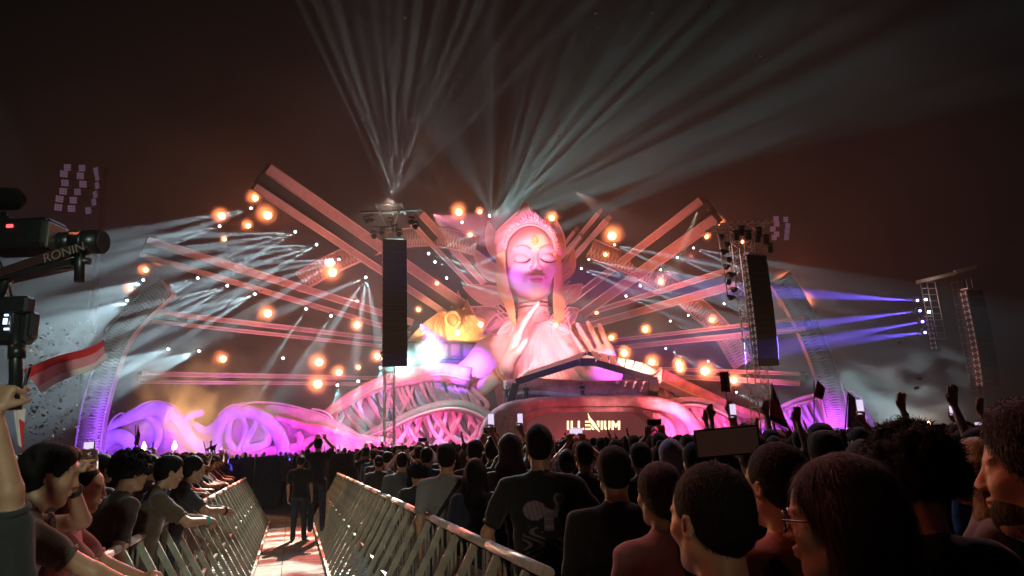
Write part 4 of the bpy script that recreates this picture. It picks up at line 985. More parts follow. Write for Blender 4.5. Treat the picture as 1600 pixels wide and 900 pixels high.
def arm_hand(el, wr, fwd, up, side, curl, spread, sc_, rf, nm):
    s = SDF(); E_, W_ = sl(*el), sl(*wr); s.cap(E_, W_.lerp(E_, .15), 15, 10.5, 0, 4); s.cap(W_.lerp(E_, .2), W_, 10, 9.5, 0, 4)
    hand(s, W_, fwd, up, side, curl, spread, sc_, rf, 0); P = [E_, W_, W_ + Vector(fwd).normalized() * .2 * sc_]
    lo = [min(p[i] for p in P) - 45 for i in range(3)]; hi = [max(p[i] for p in P) + 45 for i in range(3)]
    spart(sdf_mesh(nm, s, *[rng_axis(lo[i], hi[i], 1.3) for i in range(3)], [M_st], None, 1), nm)
    d = (W_ - E_).normalized(); x = d.orthogonal().normalized(); y = d.cross(x)
    for k, o in enumerate((2, 7, 12)):
        b = MB(); c = W_ - d * o; b.tube([c + x * 11.5 * math.cos(a * PI / 10) + y * 11.5 * math.sin(a * PI / 10) for a in range(21)], 1.6 if k != 1 else 2.2, 6)
        for a in range(0, 20, 4): b.ball(c + x * 12.5 * math.cos(a * PI / 10) + y * 12.5 * math.sin(a * PI / 10), 2.4, 6)
        spart(b.mesh('bangle', M_hgold), 'bangle')
    return W_
arm_hand((690, 655, -42), (790, 588, -58), (.36, -.12, .92), (-.92, -.1, .4), 1, .12, .3, 620, 4.3, 'raised_hand')
arm_hand((985, 668, -30), (952, 603, -50), (-.42, -.1, .9), (.12, 1, .1), 1, .12, .4, 560, 4.3, 'raised_hand')
# ---- coloured floodlights on the statue and the wings (on the ground in front of the stage, and on the booth roof)
def flood(px, py, Y, tgt, e, col, ang, blend=.6, size=.4):
    p = at(px, py, Y); p.z = max(p.z, .6); return spot(p, at(*tgt), e, col, ang, None, blend, size, 'floodlight')
# statue: unseen front spots hung clear beside the two speaker towers, coloured side light from low down behind the booth
def fspot(p, tgt, e, col, ang, blend=.7, size=.3): return spot(p, at(*tgt), e, col, ang, None, blend, 0, 'floodlight')
LT, RT = at(678, 336, 35), at(1056, 424, 36)
fspot(LT, (836, 540, 72), 115000, (1, .36, .38), 15, .45)
fspot(RT, (838, 520, 72), 90000, (1, .34, .5), 16, .45)
fspot(LT, (838, 590, 72), 15000, (1, .4, .38), 9, 1)
fspot(LT, (826, 378, 72), 215000, (1, .27, .38), 11.5, .4)
fspot(LT, (806, 434, 72), 120000, (.5, .06, 1), 3.6, 1)
fspot(RT, (831, 376, 72), 130000, (1, .42, .06), 4.4, 1)
fspot(at(735, 560, 62), (815, 425, 70), 7000, (.45, .05, 1), 22)
fspot(at(940, 560, 62), (860, 425, 70), 6000, (.7, .06, 1), 20)
fspot(at(880, 598, 60.5), (850, 560, 72), 5000, (1, .36, .34), 44)
fspot(at(1000, 594, 60), (930, 545, 68), 6000, (1, .5, .38), 26)
fspot(at(655, 505, 52), (728, 590, 72), 230000, (.3, .08, 1), 22, 1)
fspot(at(1010, 575, 62), (925, 580, 72), 7000, (.5, .07, 1), 40, 1)
fspot(at(655, 552, 70), (705, 500, 78), 9000, (1, .5, .24), 70)
fspot(at(755, 552, 71), (735, 500, 78), 6000, (1, .5, .24), 70)
fspot(at(930, 560, 72), (900, 515, 78), 5000, (1, .5, .24), 70)
# wings and roots, violet on the outside, magenta and pink nearer the statue
for x, e, col in ((165, 2300, (.22, .07, 1)), (225, 2300, (.28, .06, 1)), (300, 2100, (.42, .05, 1)), (380, 2200, (.5, .05, 1)), (460, 2000, (.7, .05, .9)), (540, 1700, (.8, .06, .7)), (620, 1600, (1, .08, .5)), (700, 1500, (1, .1, .42))):
    flood(x, 706, 52, (x, 670, 61), e * 1.8, col, 80, .8, .5)
for x, e, col in ((1060, 1500, (1, .1, .36)), (1130, 1500, (1, .1, .5)), (1200, 1500, (.75, .08, .85)), (1260, 1900, (.5, .07, 1)), (1330, 1700, (.42, .06, 1))):
    flood(x, 690, 53, (x, 650, 62), e * 1.8, col, 80, .8, .5)
flood(600, 706, 50, (620, 620, 66), 6000, (1, .12, .26), 60)
flood(1120, 700, 50, (1080, 620, 66), 2600, (1, .2, .36), 60)
flood(910, 700, 48, (900, 615, 58), 900, (1, .12, .14), 70)
flood(930, 700, 48, (960, 570, 59), 1900, (1, .62, .45), 34)
# roof beams glow pink from below
for x, y, tx, ty, e in ((520, 700, 520, 360, 15000), (330, 700, 400, 450, 6000), (1080, 700, 1010, 400, 14000), (1180, 700, 1080, 520, 6000)):
    flood(x, y, 50, (tx, ty, 68), e, (1, .26, .24), 60, .8)
fspot(at(900, 300, 50), (1160, 480, 38), 9000, (1, .6, .55), 24)  # added spot, placed only to brighten the right tower's truss
_l = bpy.data.lights.new('added_tower_light', 'POINT'); _l.energy = 10; _l.color = (1, .85, .8); _l.shadow_soft_size = .05; _o = bpy.data.objects.new('added_tower_light', _l); C.objects.link(_o); _o.location = at(640, 296, 35)  # added point light for the left tower's top frame
fspot(at(1090, 330, 46), (990, 582, 59), 45000, (1, .8, .62), 14)  # added spot, placed to brighten the pale canopy panels
for p_, e_, c_ in ((at(835, 500, 90), 6000, (1, .3, .36)), (at(450, 330, 70), 500, (1, .2, .12)), (at(1080, 400, 72), 700, (1, .24, .22)), (at(560, 470, 74), 1100, (1, .35, .32))):  # added point lights that tint the haze around the stage
    _l = bpy.data.lights.new('haze_tint_light', 'POINT'); _l.energy = e_; _l.color = c_; _l.shadow_soft_size = 0; _o = bpy.data.objects.new('haze_tint_light', _l); C.objects.link(_o); _o.location = p_
# warm blinders
WARM = [(399, 310), (347, 338), (419, 337), (388, 353), (351, 374, .7), (250, 407), (228, 422), (204, 451), (249, 452), (171, 553), (520, 426), (419, 490), (558, 508), (349, 561), (499, 566), (530, 582), (560, 574, .8), (497, 600), (590, 557, .8),
        (654, 484, .8), (683, 443, .7), (735, 367, .8), (717, 332, .9), (750, 331, .9), (862, 341, .9), (956, 369), (946, 398, .8), (751, 507, .9), (715, 520, .9), (676, 535, .9), (868, 508, .8), (1121, 349), (1104, 370, .7), (1160, 378, .7),
        (1032, 441, .7), (1008, 515, .7), (955, 528, .8), (932, 489, .6), (975, 552, .9), (1018, 566, .9), (1060, 568, .8), (1062, 577, .9), (1101, 580), (1146, 594, .9), (1112, 500, .7), (1223, 440), (1235, 456), (1222, 473, .6), (1252, 472), (1274, 552, .8)]
def zone(px, py):
    for x0, x1, y0, y1, s in ((330, 440, 290, 390, 'under the tip of the highest left beam'), (190, 270, 390, 470, 'in the far left cluster'), (1200, 1270, 430, 480, 'in the far right cluster'),
                              (600, 800, 470, 545, 'over the golden pavilion'), (700, 800, 300, 375, 'left of the crown tip'), (480, 600, 540, 610, 'low beside the left speaker tower'), (960, 1180, 540, 610, 'between canopy and right speaker tower'), (840, 970, 330, 410, 'right of the crown')):
        if x0 <= px <= x1 and y0 <= py <= y1: return s
    return ('on the left half of the roof' if px < 800 else 'on the right half of the roof')
from collections import Counter
zs = [zone(q[0], q[1]) for q in WARM]; cnt = Counter(zs); seen = Counter()
OR = ['first', 'second', 'third', 'fourth', 'fifth', 'sixth', 'seventh', 'eighth', 'ninth', 'tenth', 'eleventh', 'twelfth', 'thirteenth', 'fourteenth', 'fifteenth', 'sixteenth', 'seventeenth', 'eighteenth', 'nineteenth', 'twentieth']
def ranks(P):                                             # rank of each within its zone, from left to right
    out = {}
    Z = {}
    for q in P: Z.setdefault(zone(q[0], q[1]), []).append(q)
    for z, L in Z.items():
        for i, q in enumerate(sorted(L)): out[q] = (z, i, len(L))
    return out
rk = ranks(WARM); LV = random.Random(44)
for q in WARM:
    z, i, n = rk[q]; jt = LV.uniform(.62, 1.18); lb = f'orange lamp {z}' + (f', {OR[i]} from the left' if n > 1 else '')
    warm_lamp(q[0], q[1], 64 if q[1] < 545 else 62, 350 * jt * jt * (q[2] if len(q) > 2 else 1), jt * (q[2] if len(q) > 2 else 1.1), (1, .21, .06), lb)
moved = [(462, 363), (495, 383), (530, 406), (572, 434), (393, 326), (344, 354), (310, 435), (356, 447), (399, 460), (264, 546), (312, 549), (240, 441), (225, 431), (200, 470)]
MH = {}
def mh(px, py, Y, T, e, ang, col=(.62, .9, 1), sc_=1.0): MH[(px, py)] = (Y, T, e, ang, col, sc_)
for (x, y) in ((462, 363), (495, 383), (530, 406)): mh(x, y, 64, [(x - 230, y + 8, 50), (x - 215, y + 34, 50), (x - 190, y + 62, 50), (x - 150, y + 88, 50)], 480000, 3.2)
mh(572, 434, 64, [(480, 470, 54), (520, 510, 54), (560, 520, 54), (590, 520, 54)], 300000, 3.4)
for (x, y) in ((393, 326), (344, 354)): mh(x, y, 64, [(x - 210, y + 40, 48), (x - 200, y + 70, 48)], 370000, 3.4)
for (x, y) in ((310, 435), (356, 447), (399, 460)): mh(x, y, 64, [(x - 200, y + 48, 48), (x - 180, y + 72, 48), (x - 160, y + 98, 48)], 460000, 3.3)
for (x, y) in ((264, 546), (312, 549)): mh(x, y, 64, [(x - 160, y + 40, 44), (x - 150, y + 70, 44)], 420000, 4)
for (x, y) in ((225, 438), (200, 470)): mh(x, y, 64, [(20, y + 60, 40), (0, y + 110, 40), (30, y + 150, 40)], 380000, 4.4)
for (x, y) in ((479, 483), (518, 494), (443, 560)): mh(x, y, 64, [(x - 60, y + 90, 56)], 150000, 4)
for (x, y) in ((670, 397), (680, 410), (698, 435)): mh(x, y, 66, [(x + 90, y - 40, 58), (x + 100, y + 30, 58)], 420000, 2.4, (.45, .95, 1))
for (x, y) in ((765, 338), (762, 355), (722, 348)): mh(x, y, 74, [], 1, 3)
for (x, y) in ((1083, 388), (1058, 403), (1032, 422), (1000, 447), (978, 463), (920, 406), (908, 420), (960, 383)): mh(x, y, 66, [(x + 110, y + 22, 54), (x + 100, y + 44, 54)], 300000, 2.6, (.6, .85, 1), .8)
for (x, y) in ((1075, 493), (1047, 502), (1131, 475), (1040, 545), (1095, 610), (1106, 565), (1150, 613)): mh(x, y, 66, [(x + 80, y + 40, 54)], 110000, 4, (.6, .85, 1), .7)
for (x, y) in ((528, 602), (560, 596), (595, 575)): mh(x, y, 58, [(x - 14, y + 60, 54), (x + 4, y + 60, 54)], 90000, 8, (.35, .95, 1), .9)
rk = ranks(list(MH))
for q, (Y, T, e, ang, col, s) in MH.items():
    z, i, n = rk[q]; moving_head(q[0], q[1], Y, T, e, ang, col, f'white spot lamp {z}' + (f', {OR[i]} from the left' if n > 1 else ''), sc_=s)
# two very bright cyan lamps beside the left tower
for (x, y, k, lb) in ((675, 557, 1.0, 'brightest cyan white lamp, between the left tower and the statue arm'), (631, 571, .8, 'cyan white lamp at the foot of the left speaker stack')):
    t = moving_head(x, y, 58, [], 1, 3, label=lb, group='cyan white lamps by the left tower', sc_=1.5)
    l = bpy.data.lights.new('lamp_light', 'POINT'); l.energy = 2000 * k; l.color = (.45, 1, .92); l.shadow_soft_size = .6
    o = bpy.data.objects.new('lamp_light', l); C.objects.link(o); o.parent = t; o.location = (0, -.9, 0); link('halo_mist', HALO_MIST, t, (0, -.9, 0))
# fans of beams rising into the night
# ------------------------------------------------------------------ speaker towers
M_truss = mat('aluminium_truss', (.5, .48, .48), .45, metal=.5, noise_scale=8, noise_amt=.2)
M_cab = mat('speaker_cabinet', (.022, .02, .022), .6, noise_scale=14, noise_amt=.25, bump=.3, bump_scale=90)
M_grille = mat('speaker_grille', (.035, .03, .036), .55, metal=.4, bump=.8, bump_scale=160)
M_bolt = mat('rigging_plate', (.55, .45, .42), .45, metal=.5)
M_blue_l = mat('lit_blue_lens', (.3, .3, .9), .3, emit=(.25, .2, 1), estr=9)
def truss_mesh(H, w_=.52, r=.028):
    ch = MB(); br = MB()
    for x in (-1, 1):
        for y in (-1, 1): ch.tube([(x * w_ / 2, y * w_ / 2, 0), (x * w_ / 2, y * w_ / 2, H)], r, 6)
    n = int(H / .62)
    for k in range(n):
        z0, z1 = H * k / n, H * (k + 1) / n; c = [(-w_ / 2, -w_ / 2), (w_ / 2, -w_ / 2), (w_ / 2, w_ / 2), (-w_ / 2, w_ / 2)]
        for i in range(4):
            a, b = c[i], c[(i + 1) % 4]; br.tube([(*a, z1), (*b, z1)], r * .6, 4)
            if k % 2: a, b = b, a
            br.tube([(*a, z0), (*b, z1)], r * .6, 4)
    return ch.mesh('truss_chords', M_truss), br.mesh('truss_braces', M_truss)
cabb = MB(); cabb.box((0, .28, 0), (1.3, .56, .36), bev=.015); CAB = cabb.mesh('cabinet', M_cab)
gr = MB(); gr.box((0, -.012, 0), (1.24, .02, .33), bev=.004); GR = gr.mesh('grille', M_grille)
rg = MB()
rg.box((-.662, .1, 0), (.02, .07, .26)); rg.box((-.664, .26, .0), (.012, .34, .03)); rg.box((-.662, .42, 0), (.02, .06, .22))
RG = rg.mesh('rigging', M_bolt)
def line_array(tower, top, n, yaw, curve, par_loc, hang=.4):
    t = thing('line_array', None, 'loudspeaker stack', top, (0, 0, yaw)); z = 0; y = 0; a = rad(-2)
    for k in range(n):
        c = link('cabinet', CAB, t, (0, y, z), (a, 0, 0)); c.rotation_euler = (a, 0, 0); link('grille', GR, c); link('rigging', RG, c); link('rigging', RG, c, (1.324, 0, 0))
        a2 = a + curve * (.3 + 1.4 * k / n); m_ = (a + a2) / 2
        z -= .37 * math.cos(m_); y += .37 * math.sin(m_); a = a2
    b = MB(); b.box((0, .28, .3), (1.0, .5, .08)); b.tube([(0, .1, .3), (0, .1, 1.0)], .02, 5); b.tube([(0, .45, .3), (0, .45, 1.0)], .02, 5); o = b.obj('fly_frame', M_truss, t); return t
# left tower
YL = 37
base = at(608, 690, YL); base.z = 0; topz = at(612, 352, YL).z
t = thing('speaker_tower', 'tall truss tower left of the statue with a lamp frame on top', 'tower', base); ch, br = truss_mesh(topz); link('truss_chords', ch, t); link('truss_braces', br, t)
b = MB(); b.box((0, 0, .15), (2.4, 2.4, .3), bev=.03); b.obj('base', M_darkm, t)
b = MB()
for k in range(6): b.box((.15, -.6 + .2 * k - .3, topz + .9 + k * .0 - .02 * k), (1.5, .09, .09))
for q in (-.55, .15, .85): b.beam((q, -1.0, topz + .9), (q, .4, topz + .8), .1, .12)
for q in (-.5, .7): b.tube([(q, -.4, topz + .85), (q * .3, 0, topz - .2)], .05, 6)
b.obj('top_frame', M_truss, t)
b = MB(); b.beam((-1.6, -.3, topz + .75), (1.9, -.3, topz + .75), .1, .1); b.beam((-.9, -.4, topz - .2), (.3, -.4, topz - .25), .08, .1); b.obj('lamp_bar', M_darkm, t)
for k, (q, dz) in enumerate(((-1.25, .45), (-.95, .5), (1.3, .3), (1.5, .0), (-.8, -.45), (-.35, -.3), (.35, -.15), (.6, -.4), (.1, .3))):
    b = MB(); b.box((0, 0, 0), (.3, .26, .14), bev=.02); b.ball((0, -.02, -.26), (.15, .17, .17), 8); b.box((.17, 0, -.15), (.03, .1, .3)); b.box((-.17, 0, -.15), (.03, .1, .3))
    o = b.obj('hanging_lamp', M_housing, t, (q, -.35, topz + dz)); o.rotation_euler = (.3, 0, (k % 3 - 1) * .5)
p = at(617, 379, YL - .8); la = line_array(t, p, 19, rad(14), rad(.35), None); la['label'] = 'black line array of stacked speakers hanging from the left tower'
o = moving_head(600, 560, YL, [], 1, 3, label='small work lamp on the left tower truss', group=None)
# right tower
YR = 38
base = at(1193, 668, YR); base.z = 0; topz = at(1142, 362, YR).z
t = thing('speaker_tower', 'tall bare truss tower right of the statue with a tilted lamp platform', 'tower', base, (0, 0, rad(12))); ch, br = truss_mesh(topz, .8, .034); link('truss_chords', ch, t); link('truss_braces', br, t)
b = MB(); b.box((0, 0, .15), (2.4, 2.4, .3), bev=.03); b.obj('base', M_darkm, t)
b = MB()
for q in (-.9, -.45, 0, .45): b.beam((-2.0, q, topz + .1), (1.75, q + .3, topz + .42), .08, .1)
for k in range(9): b.beam((-1.9 + k * .44, -.95, topz + .14 + k * .035), (-1.9 + k * .44, .6, topz + .14 + k * .035), .06, .08)
b.obj('top_frame', M_truss, t)
# lamp ladder left of the mast
b = MB()
for q in (-1.55, -.95): b.tube([(q, -.2, topz + .1), (q + .2, -.2, topz - 4.2)], .035, 6)
for k in range(9): b.tube([(-1.55 + .2 * k / 9, -.2, topz - .3 - k * .46), (-.95 + .2 * k / 9, -.2, topz - .3 - k * .46)], .022, 5)
b.obj('lamp_ladder', M_truss, t)
for k in range(9):
    b = MB(); b.ball((0, 0, 0), (.17, .19, .17), 8); b.box((0, .1, .12), (.28, .2, .12), bev=.02); b.tube([(0, -.17, 0), (0, -.24, 0)], .11, 8); b.obj('hanging_lamp', M_housing if k % 2 else M_darkm, t, (-1.3 + .02 * k + (.12 if k % 2 else -.12), -.35, topz - .5 - k * .44), (0, 0, (k % 3 - 1) * .5))
for k, (q, dz) in enumerate(((-.6, -.4), (.2, -.35), (.75, -.5), (1.3, -.6), (1.45, -1.1), (.9, -.15), (-.2, -.1))):
    b = MB(); b.box((0, 0, 0), (.3, .26, .14), bev=.02); b.box((0, -.02, -.3), (.3, .24, .42), bev=.04); b.obj('hanging_lamp', M_housing, t, (q, -.5, topz + dz + .2), (.2, 0, .3 * (k % 2)))
p = at(1183, 403, YR - .6); la = line_array(t, p, 17, rad(17), rad(.45), None); la['label'] = 'curved black line array with bolted side plates on the right tower'
# far right tower
YF = 54
base = at(1532, 640, YF); base.z = 0; topz = at(1494, 440, YF).z
t = thing('speaker_tower', 'distant delay tower at the far right with blue lamps on a side ladder', 'tower', base, (0, 0, rad(18))); ch, br = truss_mesh(topz, .55, .03)
for n_, m_ in (('truss_chords', ch), ('truss_braces', br)): m_.materials[0] = mat('dimmed_truss', (.16, .15, .17), .5, metal=.5); link(n_, m_, t)  # darker copy of the truss metal; the tower's dimness is in the colour
b = MB(); b.box((0, 0, .15), (2.6, 2.6, .3), bev=.03); b.obj('base', M_darkm, t)
b = MB(); b.beam((-4.6, -.4, topz - .3), (-.6, -.4, topz + .55), .22, .26); b.beam((-.5, -.4, topz + .65), (1.9, -.4, topz + 1.2), .22, .3)
b.obj('top_frame', mat('pale_beam', (.6, .48, .42), .6), t)
b = MB()
for q in (-4.4, -3.75, -2.9): b.tube([(q, -.5, topz - .2), (q + .1, -.5, topz - 4.8)], .04, 6)
for k in range(10): b.tube([(-4.4 + .01 * k, -.5, topz - .3 - k * .5), (-3.75 + .01 * k, -.5, topz - .27 - k * .5)], .028, 5); b.tube([(-3.75 + .01 * k, -.5, topz - .3 - k * .5), (-2.9 + .01 * k, -.5, topz - .25 - k * .5)], .02, 5)
b.obj('lamp_ladder', M_truss, t)
p = at(1524, 458, YF - 2.2); la = line_array(t, p, 16, rad(16), rad(.5), None); la['label'] = 'dim black line array on the distant far right tower'; la.scale = (1.25,) * 3
p = at(1459, 500, YF - 1); la = line_array(t, p, 7, rad(50), rad(.5), None); la['label'] = 'short side speaker stack below the blue lamps at the far right'
k = 0
for (x, y, tx, ty, wd, e) in ((1432, 470, 1240, 458, 3.2, 1500000), (1436, 486, 1230, 512, 3.0, 1400000), (1440, 503, 1290, 530, 3.0, 1000000), (1444, 520, 1330, 532, 3.2, 700000)):
    o = moving_head(x, y, YF - 1.2, [(tx, ty, 44)], e, wd, (.16, .1, 1), f'blue beam lamp on the far right tower, {OR[k]} from the top', 'blue beam lamps on the far right tower'); k += 1
    for c in bpy.data.objects:
        if c.parent == o and c.name.startswith('lens'): c.data = c.data.copy(); c.data.materials[0] = M_blue_l
for k, (x, y) in enumerate(((1445, 469), (1450, 488), (1454, 507))): moving_head(x, y, YF - 1.2, [], 1, 3, label=f'white lamp beside the blue ones at far right, {OR[k]} from the top', group='white lamps on the far right tower')
_l = bpy.data.lights.new('added_tower_light', 'POINT'); _l.energy = 25; _l.color = (1, .8, .7); _l.shadow_soft_size = .05; _o = bpy.data.objects.new('added_tower_light', _l); C.objects.link(_o); _o.location = at(1478, 446, 51.5)  # added point light to lift the far tower out of the dark
# stadium floodlight masts in the dark behind
M_fl = mat('floodlight_glass', (.7, .7, .8), .25, spec=.9, emit=(.3, .27, .42), estr=.1)  # faint emission puts the stage's light into the unlit glass
def mast(px, Y, cells, sz, label, basepy, k=1.0):
    p = at(px, basepy, Y); p.z = 0; t = thing('floodlight_mast', label, 'floodlight mast', p)
    def P(x, y): return at(x, y, Y) - p
    ztop = P(px, min(c[1] for c in cells)).z
    b = MB(); b.tube([(0, .6, 0), (0, .6, ztop)], [.9, .35], 8); b.obj('mast', M_darkm, t)
    f = MB(); f.box((0, 0, 0), (sz, .25, sz), bev=.05); fm = f.mesh('floodlight', M_darkm)
    gq = MB()
    for i in range(3):
        for j in range(3): gq.box(((i - 1) * sz * .3, -.14, (j - 1) * sz * .3), (sz * .26, .04, sz * .26))
    gm = gq.mesh('glass', M_fl)
    for n_, (x, y, ry) in enumerate(cells):
        o = link('floodlight', fm, t, P(x, y)); o.rotation_euler = (.25, 0, ry); link('glass', gm, o)
    b = MB()
    for y in sorted(set(round(c[1] / 14) * 14 for c in cells)):
        xs_ = [c[0] for c in cells if abs(c[1] - y) < 10]
        if xs_: b.beam(P(min(xs_), y) + Vector((0, .3, 0)), P(max(xs_) + .1, y) + Vector((0, .3, 0)), .18, .18)
    b.obj('cross_arms', M_darkm, t)
mast(120, 92, [(106, 262, .1), (129, 263, 0), (151, 267, -.4), (100, 272, .5), (126, 275, .2), (153, 277, -.5), (102, 286, .3), (130, 288, .3), (153, 290, -.5), (99, 299, .4), (122, 300, 0), (150, 304, -.5), (93, 311, .6), (115, 313, .2), (148, 316, -.4), (91, 324, .6), (112, 326, .3), (139, 329, -.2)], 1.05, 'dark stadium floodlight mast with square lamps above the video camera', 690)
mast(1216, 104, [(1212, 342, 0), (1213, 350, 0), (1207, 358, 0), (1213, 366, 0), (1227, 343, .2), (1230, 353, .2), (1229, 362, .2), (1228, 371, .2), (1209, 371, .2)], .95, 'faint stadium floodlight mast behind the right tower', 670, .5)
# people and things on the stage
# ------------------------------------------------------------------ crowd
def ground_at(px, py):
    d = CR.to_3x3() @ Vector(((px - 800) / 1066.7, -(py - 450) / 1066.7, -1)); return Vector((0, 0, CAMZ)) + d * (-CAMZ / d.z)
TAKEN = []
GR_R = 'festival crowd to the right of the walkway'; GR_L = 'festival crowd to the left of the walkway'
HTOP = {'short': 1.785, 'buzz': 1.765, 'fade': 1.77, 'long': 1.78, 'ponytail': 1.78, 'bun': 1.83, 'curly': 1.80, 'tied': 1.78, 'cap': 1.79, 'cap_back': 1.79, 'beanie': 1.79, 'hood': 1.80}
def hems(t, P, hands, col):
    sl = P.get('sleeve', .62)
    if sl > 1: return
    for W_, f, E_, S_ in hands:
        d = (E_ - S_).normalized(); c = S_.lerp(E_, sl) + d * .045; x = d.orthogonal().normalized(); y = d.cross(x)
        b = MB(); b.tube([c + x * .047 * math.cos(a * PI / 9) + y * .047 * math.sin(a * PI / 9) for a in range(19)], .011, 6, closed_ends=False); o = b.obj('sleeve_hem', M_top, t); o.color = (*col, 1)
def bands(t, hands, k):
    cols = [('woven_wristband', (.6, .12, .3)), ('teal_wristband', (.05, .4, .4)), ('black_wristband', (.02, .02, .02))]
    for n_, (W_, f, E_, S_) in enumerate(hands):
        if (n_ + k) % 3 == 0: continue
        d = (E_ - W_).normalized(); x = d.orthogonal().normalized(); y = d.cross(x); c = W_ + d * .03
        b = MB()
        for o in (0, .012): b.tube([c + d * o + x * .029 * math.cos(a * PI / 8) + y * .029 * math.sin(a * PI / 8) for a in range(17)], .0075, 6, closed_ends=False)
        q = cols[(n_ + k) % 3]; b.obj('wristband', mat(q[0], q[1], .7, bump=.4, bump_scale=300), t)
def near(name_label, px, top, Y, rz, P, hair, hairm, col, st=.009, head_st=.0065, mats=SKINS, nstr=2500, group=None, extra=None, slen=.03):
    head_down = P.get('lean', 0)
    x = at(px, 690, Y).x; Ht = at(px, top, Y).z; base = HTOP[hair] - .35 * (1 - math.cos(head_down)) * 2 - .14 * head_down
    sc_ = Ht / base; loc = Vector((x, Y, 0))
    if head_down: loc -= Matrix.Rotation(rz, 3, 'Z') @ Vector((0, .65 * math.sin(head_down), 0)) * sc_
    t = thing('person', name_label, 'person', loc, (0, 0, rz), group); t.scale = (sc_,) * 3
    me, Mh, hands, L = body_mesh('body', P, mats, st, head_st, .024)
    b = link('body', me, t); b.color = (*col, 1)
    hs = .007 if nstr else .01
    hm = hair_mesh(hair, hairm, hs)
    h = link({'cap': 'cap', 'cap_back': 'cap', 'beanie': 'beanie', 'hood': 'hood'}.get(hair, 'hair'), hm, t); h.matrix_local = Mh; h.color = (*col, 1)
    if nstr and hair not in ('cap', 'cap_back', 'beanie', 'hood'):
        s = link('loose_hair', strands(hm, nstr, hairm, seed=len(TAKEN) + 3, length=slen, out={'curly': .7, 'long': .06, 'ponytail': .06, 'fade': .04}.get(hair, .25), down=1 if hair in ('long', 'ponytail', 'fade') else .5, jit={'long': .1, 'ponytail': .1, 'curly': .6, 'fade': .15}.get(hair, .25)), h); s['kind'] = 'stuff'
    if hair in ('cap', 'cap_back'): q = link('hair', hair_mesh('fade', M_hair, .008), t); q.matrix_local = Mh
    hems(t, P, hands, col); bands(t, hands, len(TAKEN))
    TAKEN.append((x, Y)); return t, b, h, Mh, hands, L
def strap(body, L, pts_, w_=.045, name='shoulder_strap', m=None):
    """a band laid over the body from point to point (local x,z on the given side)"""
    bv = BVHTree.FromPolygons([v.co for v in body.data.vertices], [p.vertices[:] for p in body.data.polygons]); P = []
    for x, z, s_ in pts_:
        hh = bv.ray_cast(Vector((x, .5 * s_, z)), Vector((0, -s_, 0)))
        if hh[0]: P.append(hh[0] + hh[1] * .004)
    if len(P) < 2: return
    Q = spline(P, 4); v = []; f = []
    for i, p in enumerate(Q):
        d = (Q[min(i + 1, len(Q) - 1)] - Q[max(i - 1, 0)]).normalized(); hh = bv.find_nearest(p); n = hh[1]; s_ = d.cross(n).normalized()
        p = hh[0]
        for o, u in ((-1, .003), (-1, .008), (1, .008), (1, .003)): v.append(p + s_ * o * w_ / 2 + n * u)
    for i in range(len(Q) - 1):
        for k in range(3): f.append((i * 4 + k, i * 4 + k + 1, i * 4 + 5 + k, i * 4 + 4 + k))
    return link(name, mesh_from(name, v, f, [m or mat('black_webbing', (.015, .015, .015), .8)], None, True), body.parent)
def shirt_print(body, x0, x1, z0, z1, fn, mats, side=-1, st=.005):
    bv = BVHTree.FromPolygons([v.co for v in body.data.vertices], [p.vertices[:] for p in body.data.polygons]); nx = int((x1 - x0) / st); nz = int((z1 - z0) / st); v = []; idx = {}; f = []; mi = []
    def vert(i, j):
        if (i, j) not in idx:
            hh = bv.ray_cast(Vector((x0 + i * st, side * .6, z0 + j * st)), Vector((0, -side, 0))); idx[(i, j)] = len(v) if hh[0] else None
            if hh[0]: v.append(hh[0] + hh[1] * .0025)
        return idx[(i, j)]
    for i in range(nx):
        for j in range(nz):
            c = fn((i + .5) / nx, (j + .5) / nz)
            if c is None: continue
            q = [vert(i, j), vert(i + 1, j), vert(i + 1, j + 1), vert(i, j + 1)]
            if None in q: continue
            f.append(q); mi.append(c)
    if f: link('shirt_print', mesh_from('shirt_print', v, f, mats, mi, True), body.parent)
def PP(pose='stand', **k): d = dict(POSES[pose]); d.update(k); return d
# ---- near people on the right
M_logo = mat('small_cap_patch', (.35, .38, .5), .6)
t, b, h, Mh, _, L = near('tall man in a dark baseball cap and black printed t-shirt, at the right barrier', 842, 658, 4.5, .0, PP(bulk=1.18, L=dict(w=(-.28, .16, .93), f=(.1, .4, -1), u=(-1, 0, 0), curl=.5, pole=(-1, -.6, 0)), R=dict(w=(.33, .12, .93), f=(-.1, .4, -1), u=(1, 0, 0), curl=.5, pole=(1, -.6, 0))), 'cap', M_cap, (.016, .016, .018), nstr=0)
pb = MB(); pb.box((0, -.113, .03), (.03, .004, .016), bev=.001); o = pb.obj('cap_patch', M_logo, t); o.matrix_local = Mh
M_pr1 = mat('lilac_print', (.16, .11, .15), .8); M_pr2 = mat('pale_print', (.24, .17, .21), .8)
def art(u, w):
    # an abstract pair of cupped hands above scrollwork
    def el(cx, cy, a, b_): return ((u - cx) / a) ** 2 + ((w - cy) / b_) ** 2
    if el(.34, .72, .2, .13) < 1: return 1 if math.sin((u * 3 + w) * 26) > -.2 else 0
    if .5 < u < .66 and .45 < w < .78 - (u - .5) * .4: return 0 if math.sin(w * 60) > -.5 else 1
    if el(.78, .86, .1, .08) < 1 and el(.78, .86, .06, .045) > 1: return 1
    if abs(u - .62 - (w - .5) * .5) < .05 and .62 < w < .9: return 0
    if el(.3, .3, .2, .22) < 1 and math.sin(u * 30 + 6 * math.sin(w * 18)) > .3: return 0
    if el(.75, .25, .1, .1) < 1 and math.sin(w * 50 + u * 30) > .2: return 1
    return None
shirt_print(b, -.16, .17, .98, 1.40, art, [M_pr1, M_pr2])
